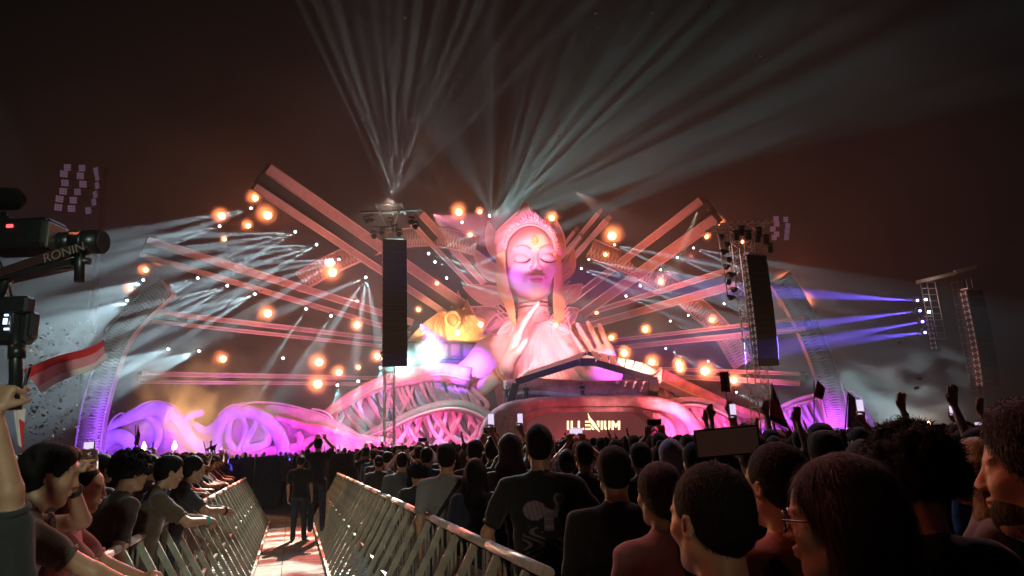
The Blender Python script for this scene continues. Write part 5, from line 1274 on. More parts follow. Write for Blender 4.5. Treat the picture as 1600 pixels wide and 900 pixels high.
t, b, h, Mh, _, L = near('man with short hair and a plain black top right of the man in the cap', 957, 694, 3.4, .05, PP(bulk=1.1, sleeve=1.1), 'fade', M_hair, (.014, .013, .014), nstr=1500, slen=.012)
t, b, h, Mh, _, L = near('woman with a long auburn ponytail and dusky pink top behind the bare-necked near man', 1026, 716, 2.75, .25, PP(fem=1, yaw=.2), 'ponytail', M_hair_red, (.3, .13, .13), nstr=6000, slen=.04)
t, b, h, Mh, _, L = near('nearest man with short black hair, his lit cheek turned to the left', 1106, 719, 1.62, .42, PP(yaw=.12), 'fade', M_hair, (.02, .018, .02), st=.008, head_st=.005, nstr=12000, slen=.012)
t, b, h, Mh, _, L = near('man with faded hair, rose t-shirt and a black strap across his back', 1211, 688, 2.15, .3, PP(yaw=.15, bulk=1.05), 'fade', M_hair, (.28, .1, .09), st=.008, head_st=.0055, nstr=9000, slen=.011)
strap(b, L, [(-.13, 1.43, -1), (-.08, 1.36, -1), (0, 1.27, -1), (.08, 1.18, -1), (.15, 1.08, -1)], .06)
def lines_art(u, w): return 0 if (math.sin(u * 60) > .35 and math.sin(w * 9 + u * 14) > -.4) else None
shirt_print(b, -.14, .14, 1.02, 1.2, lines_art, [mat('dark_red_print', (.1, .02, .02), .8)])
t, b, h, Mh, _, L = near('woman in glasses and a hoop earring with very long reddish hair, near the right foreground', 1312, 698, 1.42, .95, PP(fem=1, pitch=.0, yaw=.1), 'long', M_hair_red, (.03, .02, .02), st=.008, head_st=.005, nstr=14000, slen=.05)
g1 = MB()
for q in (-1, 1): g1.tube([(q * .031 + .026 * math.cos(a * PI / 9), .108 - .01 * abs(math.cos(a * PI / 9)), .006 + .021 * math.sin(a * PI / 9)) for a in range(19)], .0022, 6); g1.tube([(q * .057, .104, .012), (q * .078, .05, .012), (q * .079, .0, .01)], .002, 5)
g1.tube([(-.006, .11, .01), (.006, .11, .01)], .002, 5); GLS = g1.mesh('glasses', M_black)
o = link('glasses', GLS, t); o.matrix_local = Mh
e1 = MB(); e1.tube([(-.086 + .0 * a, .002 + .02 * math.sin(a * PI / 10), -.062 + .024 * math.cos(a * PI / 10)) for a in range(21)], .0022, 6); o = e1.obj('earring', mat('gold_hoop', (.8, .6, .3), .25, metal=1), t); o.matrix_local = Mh
t, b, h, Mh, _, L = near('person with a big mass of dark curly hair in the right foreground', 1420, 664, 2.05, .1, PP(bulk=1.05), 'curly', M_hair, (.02, .018, .018), nstr=14000, slen=.025)
t, b, h, Mh, _, L = near('woman in dark glasses with blond lengths, between the curly hair and the bearded man', 1524, 678, 2.75, 1.0, PP(fem=1), 'long', M_hair_blond, (.16, .12, .12), nstr=3000)
o = link('glasses', GLS, t); o.matrix_local = Mh
t, b, h, Mh, _, L = near('bearded man with swept brown hair and a violet shirt at the right edge', 1640, 613, 1.38, .78, PP(yaw=.05, pitch=.05, collar=1), 'short', mat('brown_hair', (.02, .011, .007), .65, noise_scale=40, noise_amt=.3, bump=.8, bump_scale=150, stretch=(1, 1, .15), spec=.2), (.1, .06, .2), st=.008, head_st=.005, nstr=12000, slen=.022)
bd = SDF(); bd.ell((0, .03, -.06), (.062, .066, .052), 0, .02); bd.ell((0, .055, -.09), (.034, .034, .03), 0, .02); bd.cap((-.062, .0, -.02), (-.055, .01, -.06), .014, .018, 0, .02); bd.cap((.062, .0, -.02), (.055, .01, -.06), .014, .018, 0, .02); bd.ell((0, .12, -.025), (.04, .06, .046), 0, .01, op=1)
bm_ = sdf_mesh('beard', bd, rng_axis(-.1, .1, .006), rng_axis(-.06, .13, .006), rng_axis(-.15, .03, .006), [M_hair_red]); o = link('beard', bm_, t); o.matrix_local = Mh
s_ = link('beard_hair', strands(bm_, 2500, M_hair, 9, .006, .3), o); s_['kind'] = 'stuff'
t, b, h, Mh, _, L = near('man in a grey t-shirt with a dark strap across his back, at the right barrier', 697, 690, 6.4, .0, PP(bulk=1.12), 'short', M_hair, (.2, .2, .21), nstr=800, slen=.02)
strap(b, L, [(.13, 1.44, -1), (.07, 1.35, -1), (0, 1.25, -1), (-.08, 1.13, -1), (-.15, 1.0, -1)], .035)
near('woman with long dark hair over a navy hoodie, between grey shirt and cap man', 741, 713, 5.8, .0, PP(fem=1, sleeve=1.1), 'long', M_hair, (.02, .025, .05), nstr=1500, slen=.05)
near('person in a raised maroon hood just left of the man in the cap', 797, 674, 6.2, .1, PP(sleeve=1.1, bulk=1.1), 'hood', M_top, (.05, .022, .03), nstr=0)
near('person in a pale lilac hood in front of the booth corner', 1047, 683, 6.0, -.1, PP(sleeve=1.1), 'hood', M_top, (.36, .32, .42), nstr=0)
near('bald man with his head lit red in front of the wordmark', 912, 688, 5.9, .1, PP(bulk=1.1), 'buzz', M_hair, (.03, .025, .025), nstr=0)
near('man with a rounded afro crop in a dark jacket left of the grey shirt', 652, 722, 8.2, .2, PP(sleeve=1.1), 'curly', M_hair, (.04, .04, .05), nstr=500)
near('person in an olive grey t-shirt leaning at the right barrier with a strap', 628, 706, 9.4, .1, PP(bulk=1.1), 'fade', M_hair, (.12, .13, .12), nstr=0)
near('person in dark jacket with short hair behind the right barrier rail', 592, 710, 12, .2, PP(bulk=1.05, sleeve=1.1), 'cap_back', M_cap, (.05, .055, .06), nstr=0)
# ---- near people on the left, leaning over the rail towards the walkway
t, b, h, Mh, _, L = near('man with a fist held up to his brow and one bare arm on the rail', 70, 700, 3.1, -.75, PP(lean=.28, sleeve=.42, L=dict(w=(-.02, .3, 1.56), f=(.4, 0, 1), u=(0, -1, .3), curl=1.3, pole=(-1, .2, -1)), R=dict(w=(.25, .62, 1.06), f=(.4, .9, -.3), u=(0, .1, 1), curl=.4, pole=(1, -.3, -.3)), yaw=-.2), 'short', M_hair, (.1, .07, .05), nstr=2500, slen=.02, group=GR_L)
t, b, h, Mh, _, L = near('bald man in profile wearing a dusky pink shirt, hands clasped over the rail', 128, 733, 3.75, -1.1, PP(lean=.25, L=dict(w=(-.06, .5, 1.12), f=(.5, .7, .2), u=(-.5, 0, 1), curl=1.0, pole=(-1, 0, -.6)), R=dict(w=(.08, .5, 1.1), f=(-.5, .7, .2), u=(.5, 0, 1), curl=1.0, pole=(1, 0, -.6))), 'buzz', M_hair, (.34, .13, .12), nstr=0, group=GR_L)
near('man with swept dark hair in profile just behind the bald man', 97, 697, 4.6, -1.0, PP(lean=.1, yaw=-.2), 'short', M_hair, (.06, .03, .03), nstr=1500, slen=.02, group=GR_L)
near('person with bushy hair and dark top facing the walkway, right of the bald man', 205, 708, 5.2, -.7, PP(lean=.2), 'curly', M_hair, (.05, .03, .03), nstr=1500, slen=.03, group=GR_L)
near('man in a brown shirt leaning both forearms on the left rail', 262, 716, 5.9, -.9, PP('leaning'), 'short', M_hair, (.09, .055, .04), nstr=800, slen=.02, group=GR_L)
near('person with a ponytail leaning on the left rail beyond the brown shirt', 300, 716, 7.0, -.95, PP('leaning', fem=1), 'ponytail', M_hair, (.04, .035, .04), nstr=0, group=GR_L)
near('woman with a bun looking to the stage behind the leaning man', 236, 700, 7.4, -.5, PP(fem=1), 'bun', M_hair, (.1, .05, .05), nstr=0, group=GR_L)
near('man in a cap near the flare behind the left rail', 160, 706, 6.6, -.5, PP(bulk=1.1), 'cap', M_cap, (.05, .03, .03), nstr=0, group=GR_L)
# ---- people in the walkway
def walker(label, px, feet, top, pose, fem, var, hair, col, rz):
    p = ground_at(px, feet); Ht = at(px, top, p.y).z; t, hd = place_person(pose, fem, var, hair, col, (p.x, p.y, .02), rz, label, None, Ht / HTOP[hair]); return p
walker('security man all in black standing on the walkway with his back turned', 466, 846, 713, 'stand', 0, 0, 'fade', (.014, .016, .022), .12)
walker('person in a tan shirt walking at the far end of the walkway', 446, 792, 712, 'walking', 0, 1, 'short', (.22, .17, .1), -.5)
walker('second person in tan behind, partly hidden at the walkway end', 458, 790, 714, 'stand', 0, 0, 'short', (.2, .14, .08), .4)
t, hd = place_person('filming', 0, 0, 'short', (.02, .02, .03), (at(497, 700, 14.6).x, 14.6, .16), .1, 'man standing up on the right barrier base filming the stage', None, 1.05)
# ---- the crowd one can tell apart
MARK = [(0, 130, 'under the video camera'), (130, 330, 'before the outer purple loops'), (330, 500, 'by the left rail'), (500, 595, 'left of the left tower'), (595, 660, 'below the left tower'), (660, 760, 'before the root fans'), (760, 880, 'left of the wordmark'),
        (880, 975, 'below the wordmark'), (975, 1090, 'right of the wordmark'), (1090, 1160, 'below the canopy edge'), (1160, 1235, 'below the right tower'), (1235, 1360, 'before the violet sail wing'), (1360, 1470, 'before the right smoke'), (1470, 1700, 'at the far right')]
PHN = [0]; USED = set(); LR = random.Random(77)
HAIRS_M = ['short', 'short', 'buzz', 'fade', 'cap', 'cap_back', 'curly', 'short', 'beanie', 'hood']; HAIRS_F = ['long', 'long', 'ponytail', 'bun', 'tied']
def crowd_person(x, Y, rz, pose, fem, var, hair, ci, scale, grp):
    px, py = pix((x, Y, 1.7)); mk = next((m for a, b_, m in MARK if a <= px < b_), 'at the edge'); band = 'near rows' if Y < 8 else 'middle rows' if Y < 12.5 else 'back rows'
    cn, col = COLS[ci]; what = HAIRWORD[hair]
    for tr_ in range(40):
        lb = f'{"woman" if fem else "man"} with {what}, {cn} top{", " if pose != "stand" else ""}{POSEWORD[pose]}, {band} {mk}'
        if lb not in USED: break
        ci = (ci + 1) % len(COLS); cn, col = COLS[ci]
        if tr_ % 9 == 8: hair = LR.choice(HAIRS_F if fem else HAIRS_M); what = HAIRWORD[hair]
    USED.add(lb)
    t, hands = place_person(pose, fem, var, hair, col, (x, Y, 0), rz, lb, grp, scale)
    if pose in ('filming', 'one_filming'):
        if pose == 'filming': c = (hands[0][0] + hands[1][0]) / 2 + Vector((0, -.01, .13)); rr = 0
        else: c = hands[1][0] + Vector((-.01, -.01, .15)); rr = PI / 2
        lit = (PHN[0] % 3 != 1); PHN[0] += 1
        p = thing('phone', None, 'phone', world_of((x, Y, 0), rz, scale, c), (0, rr, rz), 'phones held up over the crowd')
        props(p, label=f'{"lit" if lit else "dark"} phone of the {"woman" if fem else "man"} in {cn} with {what}, {mk}'); link('phone_body', PH_LIT if lit else PH_DARK, p)
    TAKEN.append((x, Y))
r_ = random.Random(21)
HAIRS_M = ['short', 'short', 'buzz', 'fade', 'cap', 'cap_back', 'curly', 'short', 'beanie', 'hood']; HAIRS_F = ['long', 'long', 'ponytail', 'bun', 'tied']
def pick(r_, hi=.0):
    fem = r_.random() < .42; u = r_.random()
    pose = 'stand' if u < .62 else 'folded' if u < .68 else 'filming' if u < .76 else 'one_filming' if u < .82 else 'arm_up' if u < .87 else 'both_up' if u < .89 else 'stand'
    return pose, int(fem), (0 if fem else r_.choice([0, 0, 1, 2])), r_.choice(HAIRS_F if fem else HAIRS_M), r_.choice([0, 0, 0, 1, 1, 2, 3, 4, 5, 6, 7, 8])
# people placed where raised arms and phones show in the photograph
for px, Y, pose, fem, hair, ci, sc_ in ((742, 7.6, 'one_filming', 0, 'short', 0, 1.02), (768, 8.2, 'filming', 1, 'bun', 0, 1.02), (797, 8.8, 'one_filming', 0, 'cap_back', 0, 1.04), (905, 7.6, 'filming', 0, 'fade', 0, .99), (1030, 7.4, 'filming', 1, 'ponytail', 8, 1.02),
        (1075, 8.6, 'arm_up', 0, 'short', 1, 1.0), (1112, 8.4, 'arm_up', 1, 'long', 0, 1.05), (1140, 7.6, 'one_filming', 0, 'short', 0, 1.02), (1165, 8.0, 'both_up', 0, 'curly', 3, 1.03), (1210, 7.0, 'arm_up', 0, 'cap', 0, .97),
        (1285, 5.0, 'folded', 0, 'short', 1, 1.02), (1345, 6.8, 'one_filming', 0, 'cap', 0, 1.0), (1377, 6.2, 'arm_up', 1, 'long', 0, 1.0), (1446, 5.4, 'arm_up', 0, 'short', 0, 1.0), (1508, 6.6, 'arm_up', 0, 'fade', 2, .97), (655, 12.0, 'filming', 0, 'short', 3, 1.0),
        (1175, 4.0, 'stand', 0, 'short', 0, .99), (1290, 3.6, 'stand', 0, 'short', 1, .99), (1085, 4.7, 'stand', 1, 'tied', 0, .97), (1350, 3.3, 'stand', 0, 'cap', 0, .96), (884, 6.4, 'stand', 1, 'tied', 0, .95), (1000, 5.7, 'stand', 0, 'short', 0, .97)):
    crowd_person(at(px, 690, Y).x, Y, r_.uniform(-.15, .2), pose, fem, 0, hair, ci, sc_, GR_R)
n_ind = 0
Y = 4.2
while Y < 16.5:
    x = (1.62 - Y * .307) / .952; first = True
    while x < .77 * Y + .8:
        xx = x + r_.uniform(-.1, .14) * (not first); yy = Y + r_.uniform(-.2, .2); first = False
        if all((xx - a) ** 2 + (yy - b_) ** 2 > .42 ** 2 for a, b_ in TAKEN) and n_ind < 205 and not (yy < 5.6 and 740 < pix((xx, yy, 1.6))[0] < 1010):
            pose, fem, var, hair, ci = pick(r_)
            if Y < 6.5 and pose not in ('stand', 'folded'): pose = 'stand'
            if 860 < pix((xx, yy, 1.7))[0] < 1000: pose = 'stand'; hair = 'short' if hair == 'hood' else hair
            crowd_person(xx, yy, r_.uniform(-.25, .3), pose, fem, var, hair, ci, (r_.uniform(.9, .97) if fem else r_.uniform(.945, 1.02)) * (.97 if Y < 6.5 else 1), GR_R); n_ind += 1
        x += r_.uniform(.62, .86) + .012 * Y
    Y += .78
a = 6.6
while a < 18.3:                                            # along the left rail
    p = cor(a, -1.78 - r_.uniform(0, .1)); hair = r_.choice(['short', 'cap', 'curly', 'long', 'bun', 'short', 'beanie']); fem = hair in ('long', 'bun')
    if all((p.x - q[0]) ** 2 + (p.y - q[1]) ** 2 > .4 ** 2 for q in TAKEN): crowd_person(p.x, p.y, AZ - rad(r_.uniform(45, 90)), 'leaning' if r_.random() < .75 else 'filming', int(fem), 0, hair, r_.choice([0, 1, 5, 6, 2]), r_.uniform(.96, 1.03), GR_L)
    p = cor(a + .3, -2.28 - r_.uniform(0, .1))
    if all((p.x - q[0]) ** 2 + (p.y - q[1]) ** 2 > .36 ** 2 for q in TAKEN): crowd_person(p.x, p.y, AZ - rad(r_.uniform(20, 70)), 'stand', int(r_.random() < .4), 0, r_.choice(['tied', 'short', 'curly', 'cap']), r_.choice([0, 1, 5, 6, 2]), r_.uniform(.96, 1.04), GR_L)
    a += r_.uniform(.5, .62)
a = 4.6; n_l = 0
while a < 19:
    l = -2.4
    while l > -9 and pix(cor(a, l, 1.7))[0] > -40:
        p = cor(a + r_.uniform(-.15, .15), l + r_.uniform(-.12, .12))
        if all((p.x - q[0]) ** 2 + (p.y - q[1]) ** 2 > .42 ** 2 for q in TAKEN) and n_l < 80:
            pose, fem, var, hair, ci = pick(r_); crowd_person(p.x, p.y, -rad(r_.uniform(5, 70)), pose if r_.random() < .6 else 'stand', fem, var, hair, ci, r_.uniform(.92, 1.02), GR_L); n_l += 1
        l -= r_.uniform(.62, .85)
    a += .75
print('INDIVIDUALS', len(TAKEN), 'phones', PHN[0])
# ---- the mass of the crowd beyond
def bust():
    b = MB(); b.ball((0, 0, 1.63), (.08, .1, .125), 8, 0); b.tube([(0, 0, 1.42), (0, .01, 1.56)], .055, 6, 0); b.ball((0, -.01, 1.655), (.086, .105, .115), 8, 1)
    b.tube([(0, 0, .0), (0, 0, .95), (0, 0, 1.25), (0, 0, 1.4), (0, 0, 1.46)], [.13, .17, .2, .17, .07], 8, 2, flat=.6, up=(0, 1, 0)); return b
def bust_up():
    b = bust(); b.tube([(.18, 0, 1.38), (.3, .1, 1.62), (.22, .15, 1.95)], [.055, .045, .03], 5, 0); b.ball((.22, .16, 2.0), (.03, .03, .06), 6, 0); return b
protos = [bust(), bust(), bust_up()]
V = []; F = []; MI = []; off = 0; r_ = random.Random(31)
PR = [(np.array([tuple(v) for v in p.v]), p.f, p.m) for p in protos]
Y = 16.6
while Y < 43:
    x = -.8 * Y - 1
    while x < .8 * Y + 1:
        l = x * .952 + Y * .307; aa = Y * .952 - x * .307
        if not (-1.7 < l < 1.7 and aa < 40):
            v, f, m = PR[2 if r_.random() < .06 else 0]; s_ = r_.uniform(.92, 1.05); c, q = math.cos(r_.uniform(-.5, .5)), 0
            w_ = v * s_ + np.array([x + r_.uniform(-.15, .15), Y + r_.uniform(-.25, .25), 0]); V.append(w_); F += [[i + off for i in g_] for g_ in f]; MI += m; off += len(v)
        x += r_.uniform(.55, .8) * (1 + .012 * Y)
    Y += .72 + .012 * Y
me = bpy.data.meshes.new('crowd'); me.from_pydata(np.concatenate(V).tolist(), [], F)
for m in (M_skin2, M_hair, mat('crowd_clothes', (.045, .04, .05), .9, noise_scale=.8, noise_amt=.8)): me.materials.append(m)
me.polygons.foreach_set('material_index', MI); me.polygons.foreach_set('use_smooth', [True] * len(F)); props(link('crowd', me), kind='stuff')
# ------------------------------------------------------------------ video camera on a gimbal, held up at the left edge
YC = 2.25
def cp(px, py, dy=0): return at(px, py, YC + dy)
gim = thing('gimbal', 'handheld camera gimbal with a lettered arm, gripped at the left edge', 'camera gimbal', cp(25, 560))
def gp(b, name, m, par): me = b.mesh(name, m); o = link(name, me, par); o.matrix_parent_inverse = par.matrix_basis.inverted(); return o
b = MB(); b.tube([cp(24, 640), cp(26, 470)], .02, 10); b.tube([cp(26, 560), cp(27, 540)], .027, 10); gp(b, 'handle', M_black, gim)
b = MB(); b.beam(cp(-20, 436, -.02), cp(140, 382, -.02), .03, .032); gp(b, 'tilt_arm', mat('gimbal_arm_paint', (.05, .02, .02), .35, spec=.6), gim)
b = MB(); b.beam(cp(-10, 440), cp(118, 412), .06, .02); b.tube([cp(126, 380), cp(124, 440)], .017, 8); b.tube([cp(112, 408), cp(140, 408)], .012, 8); gp(b, 'bracket', M_darkm, gim)
b = MB(); b.tube([cp(-4, 470), cp(8, 440), cp(26, 425)], .017, 8); b.box(cp(26, 478), (.1, .05, .06), bev=.008); gp(b, 'motor', M_darkm, gim)
b = MB(); b.box(cp(24, 512, .02), (.12, .05, .115), bev=.01); b.box(cp(50, 508, .02), (.03, .04, .09), bev=.008); gp(b, 'controller', M_black, gim)
b = MB()
for dx, dy, w_, h_ in ((8, -14, .012, .008), (18, -13, .014, .01), (6, -4, .012, .02), (16, -4, .012, .02), (10, 8, .024, .007), (20, 6, .008, .012)): b.box(cp(2 + dx, 506 + dy, -.013), (w_, .004, h_))
gp(b, 'lit_readout', mat('lit_readout', (.4, .5, .8), .4, emit=(.6, .75, 1), estr=1.6), gim)
cu = bpy.data.curves.new('lettering', 'FONT'); cu.body = 'RONIN'; cu.size = .044; cu.extrude = .0008; cu.align_x = 'CENTER'; cu.align_y = 'CENTER'
to = bpy.data.objects.new('lettering_curve', cu); C.objects.link(to); bpy.context.view_layer.update()
tm = bpy.data.meshes.new_from_object(to.evaluated_get(bpy.context.evaluated_depsgraph_get())); bpy.data.objects.remove(to); tm.materials.clear(); tm.materials.append(mat('grey_lettering', (.2, .16, .15), .5, emit=(.5, .4, .38), estr=0))
o = link('lettering', tm, gim); pa, pb_ = cp(78, 402, -.045), cp(122, 388, -.045); d = (pb_ - pa).normalized(); n_ = Vector((0, -1, 0)); z = d.cross(n_).normalized() * 1
if z.z < 0: z = -z
R_ = Matrix((d, z, d.cross(z))).transposed().to_4x4(); R_.translation = (pa + pb_) / 2; o.matrix_local = gim.matrix_basis.inverted() @ R_
vc = thing('video_camera', 'black video camera with a red tally light mounted on the gimbal', 'video camera', cp(60, 400))
def rod(b, p, q, r, n=14): b.tube([p, q], r, n)
b = MB(); b.box(cp(38, 372), (.235, .14, .105), bev=.014); b.box(cp(78, 356), (.06, .11, .05), bev=.012); gp(b, 'camera_body', M_black, vc)
b = MB(); b.box(cp(88, 372, -.02), (.012, .1, .09), bev=.003); gp(b, 'mount_plate', mat('bare_metal', (.4, .33, .28), .35, metal=.9), vc)
b = MB(); rod(b, cp(88, 378), cp(118, 379), .036); rod(b, cp(116, 379), cp(160, 378), .042, 18); rod(b, cp(130, 379), cp(136, 379), .0445, 18); gp(b, 'lens_barrel', M_black, vc)
b = MB(); rod(b, cp(160, 378), cp(163, 378), .036, 18); gp(b, 'front_glass', mat('lens_glass', (.05, .04, .04), .05, spec=1), vc)
b = MB(); b.tube([cp(-8, 312), cp(2, 311), cp(26, 311), cp(36, 312)], [.03, .041, .039, .018], 14); o = gp(b, 'windscreen', mat('foam_windscreen', (.012, .012, .012), .95, bump=1, bump_scale=220), vc)
b = MB(); b.tube([cp(6, 332), cp(6, 352)], .012, 8); b.box(cp(10, 345), (.05, .05, .02), bev=.004); gp(b, 'shoe_mount', M_darkm, vc)
b = MB(); b.box(cp(15, 353, -.072), (.022, .006, .011), bev=.002); gp(b, 'tally_light', mat('lit_red_tally', (.8, .02, .02), .4, emit=(1, .05, .06), estr=3), vc)
b = MB(); b.tube([cp(60, 400), cp(70, 425), cp(110, 418)], .004, 6); b.tube([cp(-5, 400), cp(10, 430), cp(20, 470)], .004, 6); gp(b, 'cable', M_black, vc)
# the camera operator: only forearm and hand are in frame
xo = at(-48, 690, YC + .1).x
hp = cp(20, 622) - Vector((xo, YC + .12, 0)); hq = cp(6, 600) - Vector((xo, YC + .12, 0))
P = PP(bulk=1.05, R=dict(w=(hp.x - .02, hp.y - .05, hp.z - .045), f=(.15, .35, 1), u=(-.3, -1, .2), curl=1.5, pole=(1, .0, -.8)), L=dict(w=(hp.x - .17, hp.y - .02, hp.z - .16), f=(.3, .3, 1), u=(-.3, -1, 0), curl=1.0, pole=(-1, 0, -.6)))
me, Mh, hands, L = body_mesh('body', P, [M_skin, M_top, M_pants, M_shoe], .01, .008, .03)
t = thing('person', 'camera operator reaching up at the left edge to grip the gimbal', 'person', (xo, YC + .12, 0)); bb = link('body', me, t); bb.color = (.03, .03, .03, 1); hems(t, P, hands, (.03, .03, .03)); hh = link('hair', hair_mesh('short', M_hair, .0105), t); hh.matrix_local = Mh
# ------------------------------------------------------------------ flags
def flag(label, pole, cloth, Y, mats, fn, pr=.008, name='flag', nx=22, ny=12, amp=.05):
    """pole: two photo pixels; cloth: four corner pixels (hoist top, fly top, fly bottom, hoist bottom)"""
    t = thing(name, label, 'flag', at(*pole[1], Y))
    if pole: b = MB(); b.tube([at(*pole[0], Y), at(*pole[1], Y)], pr, 6); gp(b, 'pole', M_darkm, t)
    c = [at(*q, Y) for q in cloth]; v = []; f = []; mi = []
    for i in range(nx + 1):
        for j in range(ny + 1):
            u, w_ = i / nx, j / ny; p = (c[0] * (1 - u) + c[1] * u) * (1 - w_) + (c[3] * (1 - u) + c[2] * u) * w_
            L_ = (c[1] - c[0]).length; s_ = math.sin(u * 9 + w_ * 2.5) * amp * L_ * (.2 + u)
            v.append(p + Vector((.3 * s_, s_ * 1.5, .35 * s_ + .06 * L_ * math.sin(u * 5 + 1) * u)))
    for i in range(nx):
        for j in range(ny): q = i * (ny + 1) + j; f.append((q, q + 1, q + ny + 2, q + ny + 1)); mi.append(fn((i + .5) / nx, (j + .5) / ny))
    N = len(v); v = v + [p + Vector((0, .002, 0)) for p in v]; f = f + [tuple(N + k for k in reversed(q)) for q in f]; mi = mi + mi
    o = link('cloth', mesh_from('cloth', v, f, mats, mi, True), t); o.matrix_parent_inverse = t.matrix_basis.inverted(); return t
def cl(n, c): return mat(n, c, .8, noise_scale=20, noise_amt=.1, sheen=.2)
RED, WHT, BLK = cl('red_cloth', (.6, .025, .03)), cl('white_cloth', (.75, .6, .62)), cl('black_cloth', (.02, .02, .025)); PNK = cl('pink_cloth', (.7, .25, .3)); VIO = cl('violet_cloth', (.5, .35, .75)); ORG = cl('orange_cloth', (.7, .13, .03))
flag('red and white flag waved below the video camera at the left', ((30, 640), (46, 574)), [(36, 578), (160, 528), (174, 556), (64, 614)], 2.9, [RED, PNK, WHT], lambda u, w: 0 if w < .3 else 2 if w > .72 else 1, amp=.03)
flag('white and red pennant hanging from the operator side, under the waved flag', ((12, 600), (20, 634)), [(18, 622), (40, 640), (38, 704), (28, 694)], 2.8, [WHT, RED], lambda u, w: 1 if u > .5 and w > .35 else 0, amp=.04)
flag('black and red flag on a pole right of the right tower foot', ((1206, 598), (1212, 700)), [(1206, 600), (1216, 622), (1231, 668), (1202, 656)], 9.5, [BLK, RED, BLK], lambda u, w: 0 if w < .3 else 1 if w < .8 else 2, .01)
flag('small red flag with a dark mark over the violet sail wing', ((1272, 594), (1272, 690)), [(1277, 594), (1290, 606), (1285, 624), (1272, 620)], 14, [RED, BLK], lambda u, w: 1 if (u - .6) ** 2 + (w - .7) ** 2 < .05 else 0, .01)
flag('tall pale violet flag hanging from its pole at the stage right end', ((1325, 612), (1319, 690)), [(1326, 614), (1336, 620), (1352, 672), (1324, 668)], 13, [VIO, WHT, BLK], lambda u, w: 2 if u < .16 else 0 if (u * 3 + w * 5) % 2 < 1.1 else 1, .012)
flag('pink banner with dark lettering marks on a thin pole before the right tower', ((1130, 580), (1143, 680)), [(1124, 582), (1138, 579), (1141, 612), (1127, 612)], 22, [PNK, cl('dark_red_cloth', (.3, .02, .05))], lambda u, w: 1 if (math.sin(u * 14) > .2 and math.sin(w * 16) > 0) else 0, .02, nx=12)
flag('narrow orange red flag above the flare on the left', ((212, 664), (211, 712)), [(216, 664), (219, 680), (217, 698), (209, 694)], 17, [ORG, WHT], lambda u, w: 1 if .45 < w < .6 else 0, .012)
flag('small tattered dark flag in the left crowd before the purple loops', ((318, 690), (324, 715)), [(320, 702), (340, 692), (338, 700), (326, 708)], 16, [ORG, BLK], lambda u, w: 1 if u > .3 else 0, .01)
# tablet and other things held over heads
tb_ = thing('tablet', 'large dark tablet held up showing a dim reddish picture', 'tablet', at(1136, 690, 3.7), (rad(8), rad(-3), rad(-6)))
b = MB(); b.box((0, 0, 0), (.335, .012, .15), bev=.004); b.obj('tablet_body', M_phone, tb_)
scm = mat('dim_tablet_screen', (.02, .015, .012), .2, emit=(.16, .07, .05), estr=.07, noise_scale=0); b = MB(); b.box((0, -.0075, 0), (.315, .002, .132)); b.obj('screen', scm, tb_)
# people and gear on the stage
def stage_fig(px, py, Y, label, s_=1.0, pose='stand'):
    p = at(px, py, Y); place_person(pose, 0, 0, 'short', (.02, .02, .02), p, PI, label, None, s_)
stage_fig(911, 629, 58.6, 'performer standing behind the booth in the middle of the deck', .95, 'folded')
stage_fig(823, 633, 57.6, 'stage hand in dark clothes at the left end of the deck', 1.0)
stage_fig(792, 636, 58.0, 'dark figure with raised arms by the left canopy leg', 1.0, 'both_up')
# confetti
cf = MB(); r_ = random.Random(8)
def bit(p, s_):
    R = Matrix.Rotation(r_.uniform(0, 6), 3, 'X') @ Matrix.Rotation(r_.uniform(0, 6), 3, 'Z'); cf.add([p + R @ Vector(q) * s_ for q in ((-1, -.5, 0), (1, -.5, 0), (1, .5, .2), (-1, .5, .2))], [(0, 1, 2, 3)])
for k in range(420):
    x = 20 + abs(r_.gauss(0, 55)); y = r_.uniform(500, 690); bit(at(x + 25, y, r_.uniform(8, 22)), r_.uniform(.012, .028))
for (x, y) in ((976, 8), (930, 21), (1050, 68), (1088, 152), (1188, 88), (934, 43), (873, 213), (633, 28), (1108, 11), (1019, 21), (1192, 242)): bit(at(x, y, 11), .03)
for (x, y) in ((1502, 608), (1436, 592), (1432, 606), (1405, 535), (1480, 604), (1370, 645), (1495, 642)): bit(at(x, y, 14), .045)
props(cf.obj('confetti', mat('confetti', (.8, .8, .78), .5)), kind='stuff')
# ------------------------------------------------------------------ flares, smoke
M_flare = mat('burning_flare', (1, .6, .3), .5, emit=(1, .55, .22), estr=30)
for k, (x, y, e) in enumerate(((224, 704, 1500), (272, 702, 900), (1452, 668, 500))):
    Y = 27 if k < 2 else 33; p = at(x, y, Y); t = thing('hand_flare', ['burning flare at left under the orange flag', 'second burning flare at left, nearer the walkway', 'flare glow behind heads at the far right'][k], 'flare', p)
    b = MB(); b.tube([(0, 0, -.3), (0, 0, 0)], .03, 8); b.obj('stick', M_darkm, t); b = MB(); b.tube([(0, 0, 0), (0, 0, .05), (.02, 0, .16), (0, 0, .3)], [.04, .09, .07, .01], 8); b.obj('flame', M_flare, t)
    l = bpy.data.lights.new('flare_light', 'POINT'); l.energy = e; l.color = (1, .5, .2); l.shadow_soft_size = .2; o = bpy.data.objects.new('flare_light', l); C.objects.link(o); o.parent = t; o.location = (0, 0, .5)
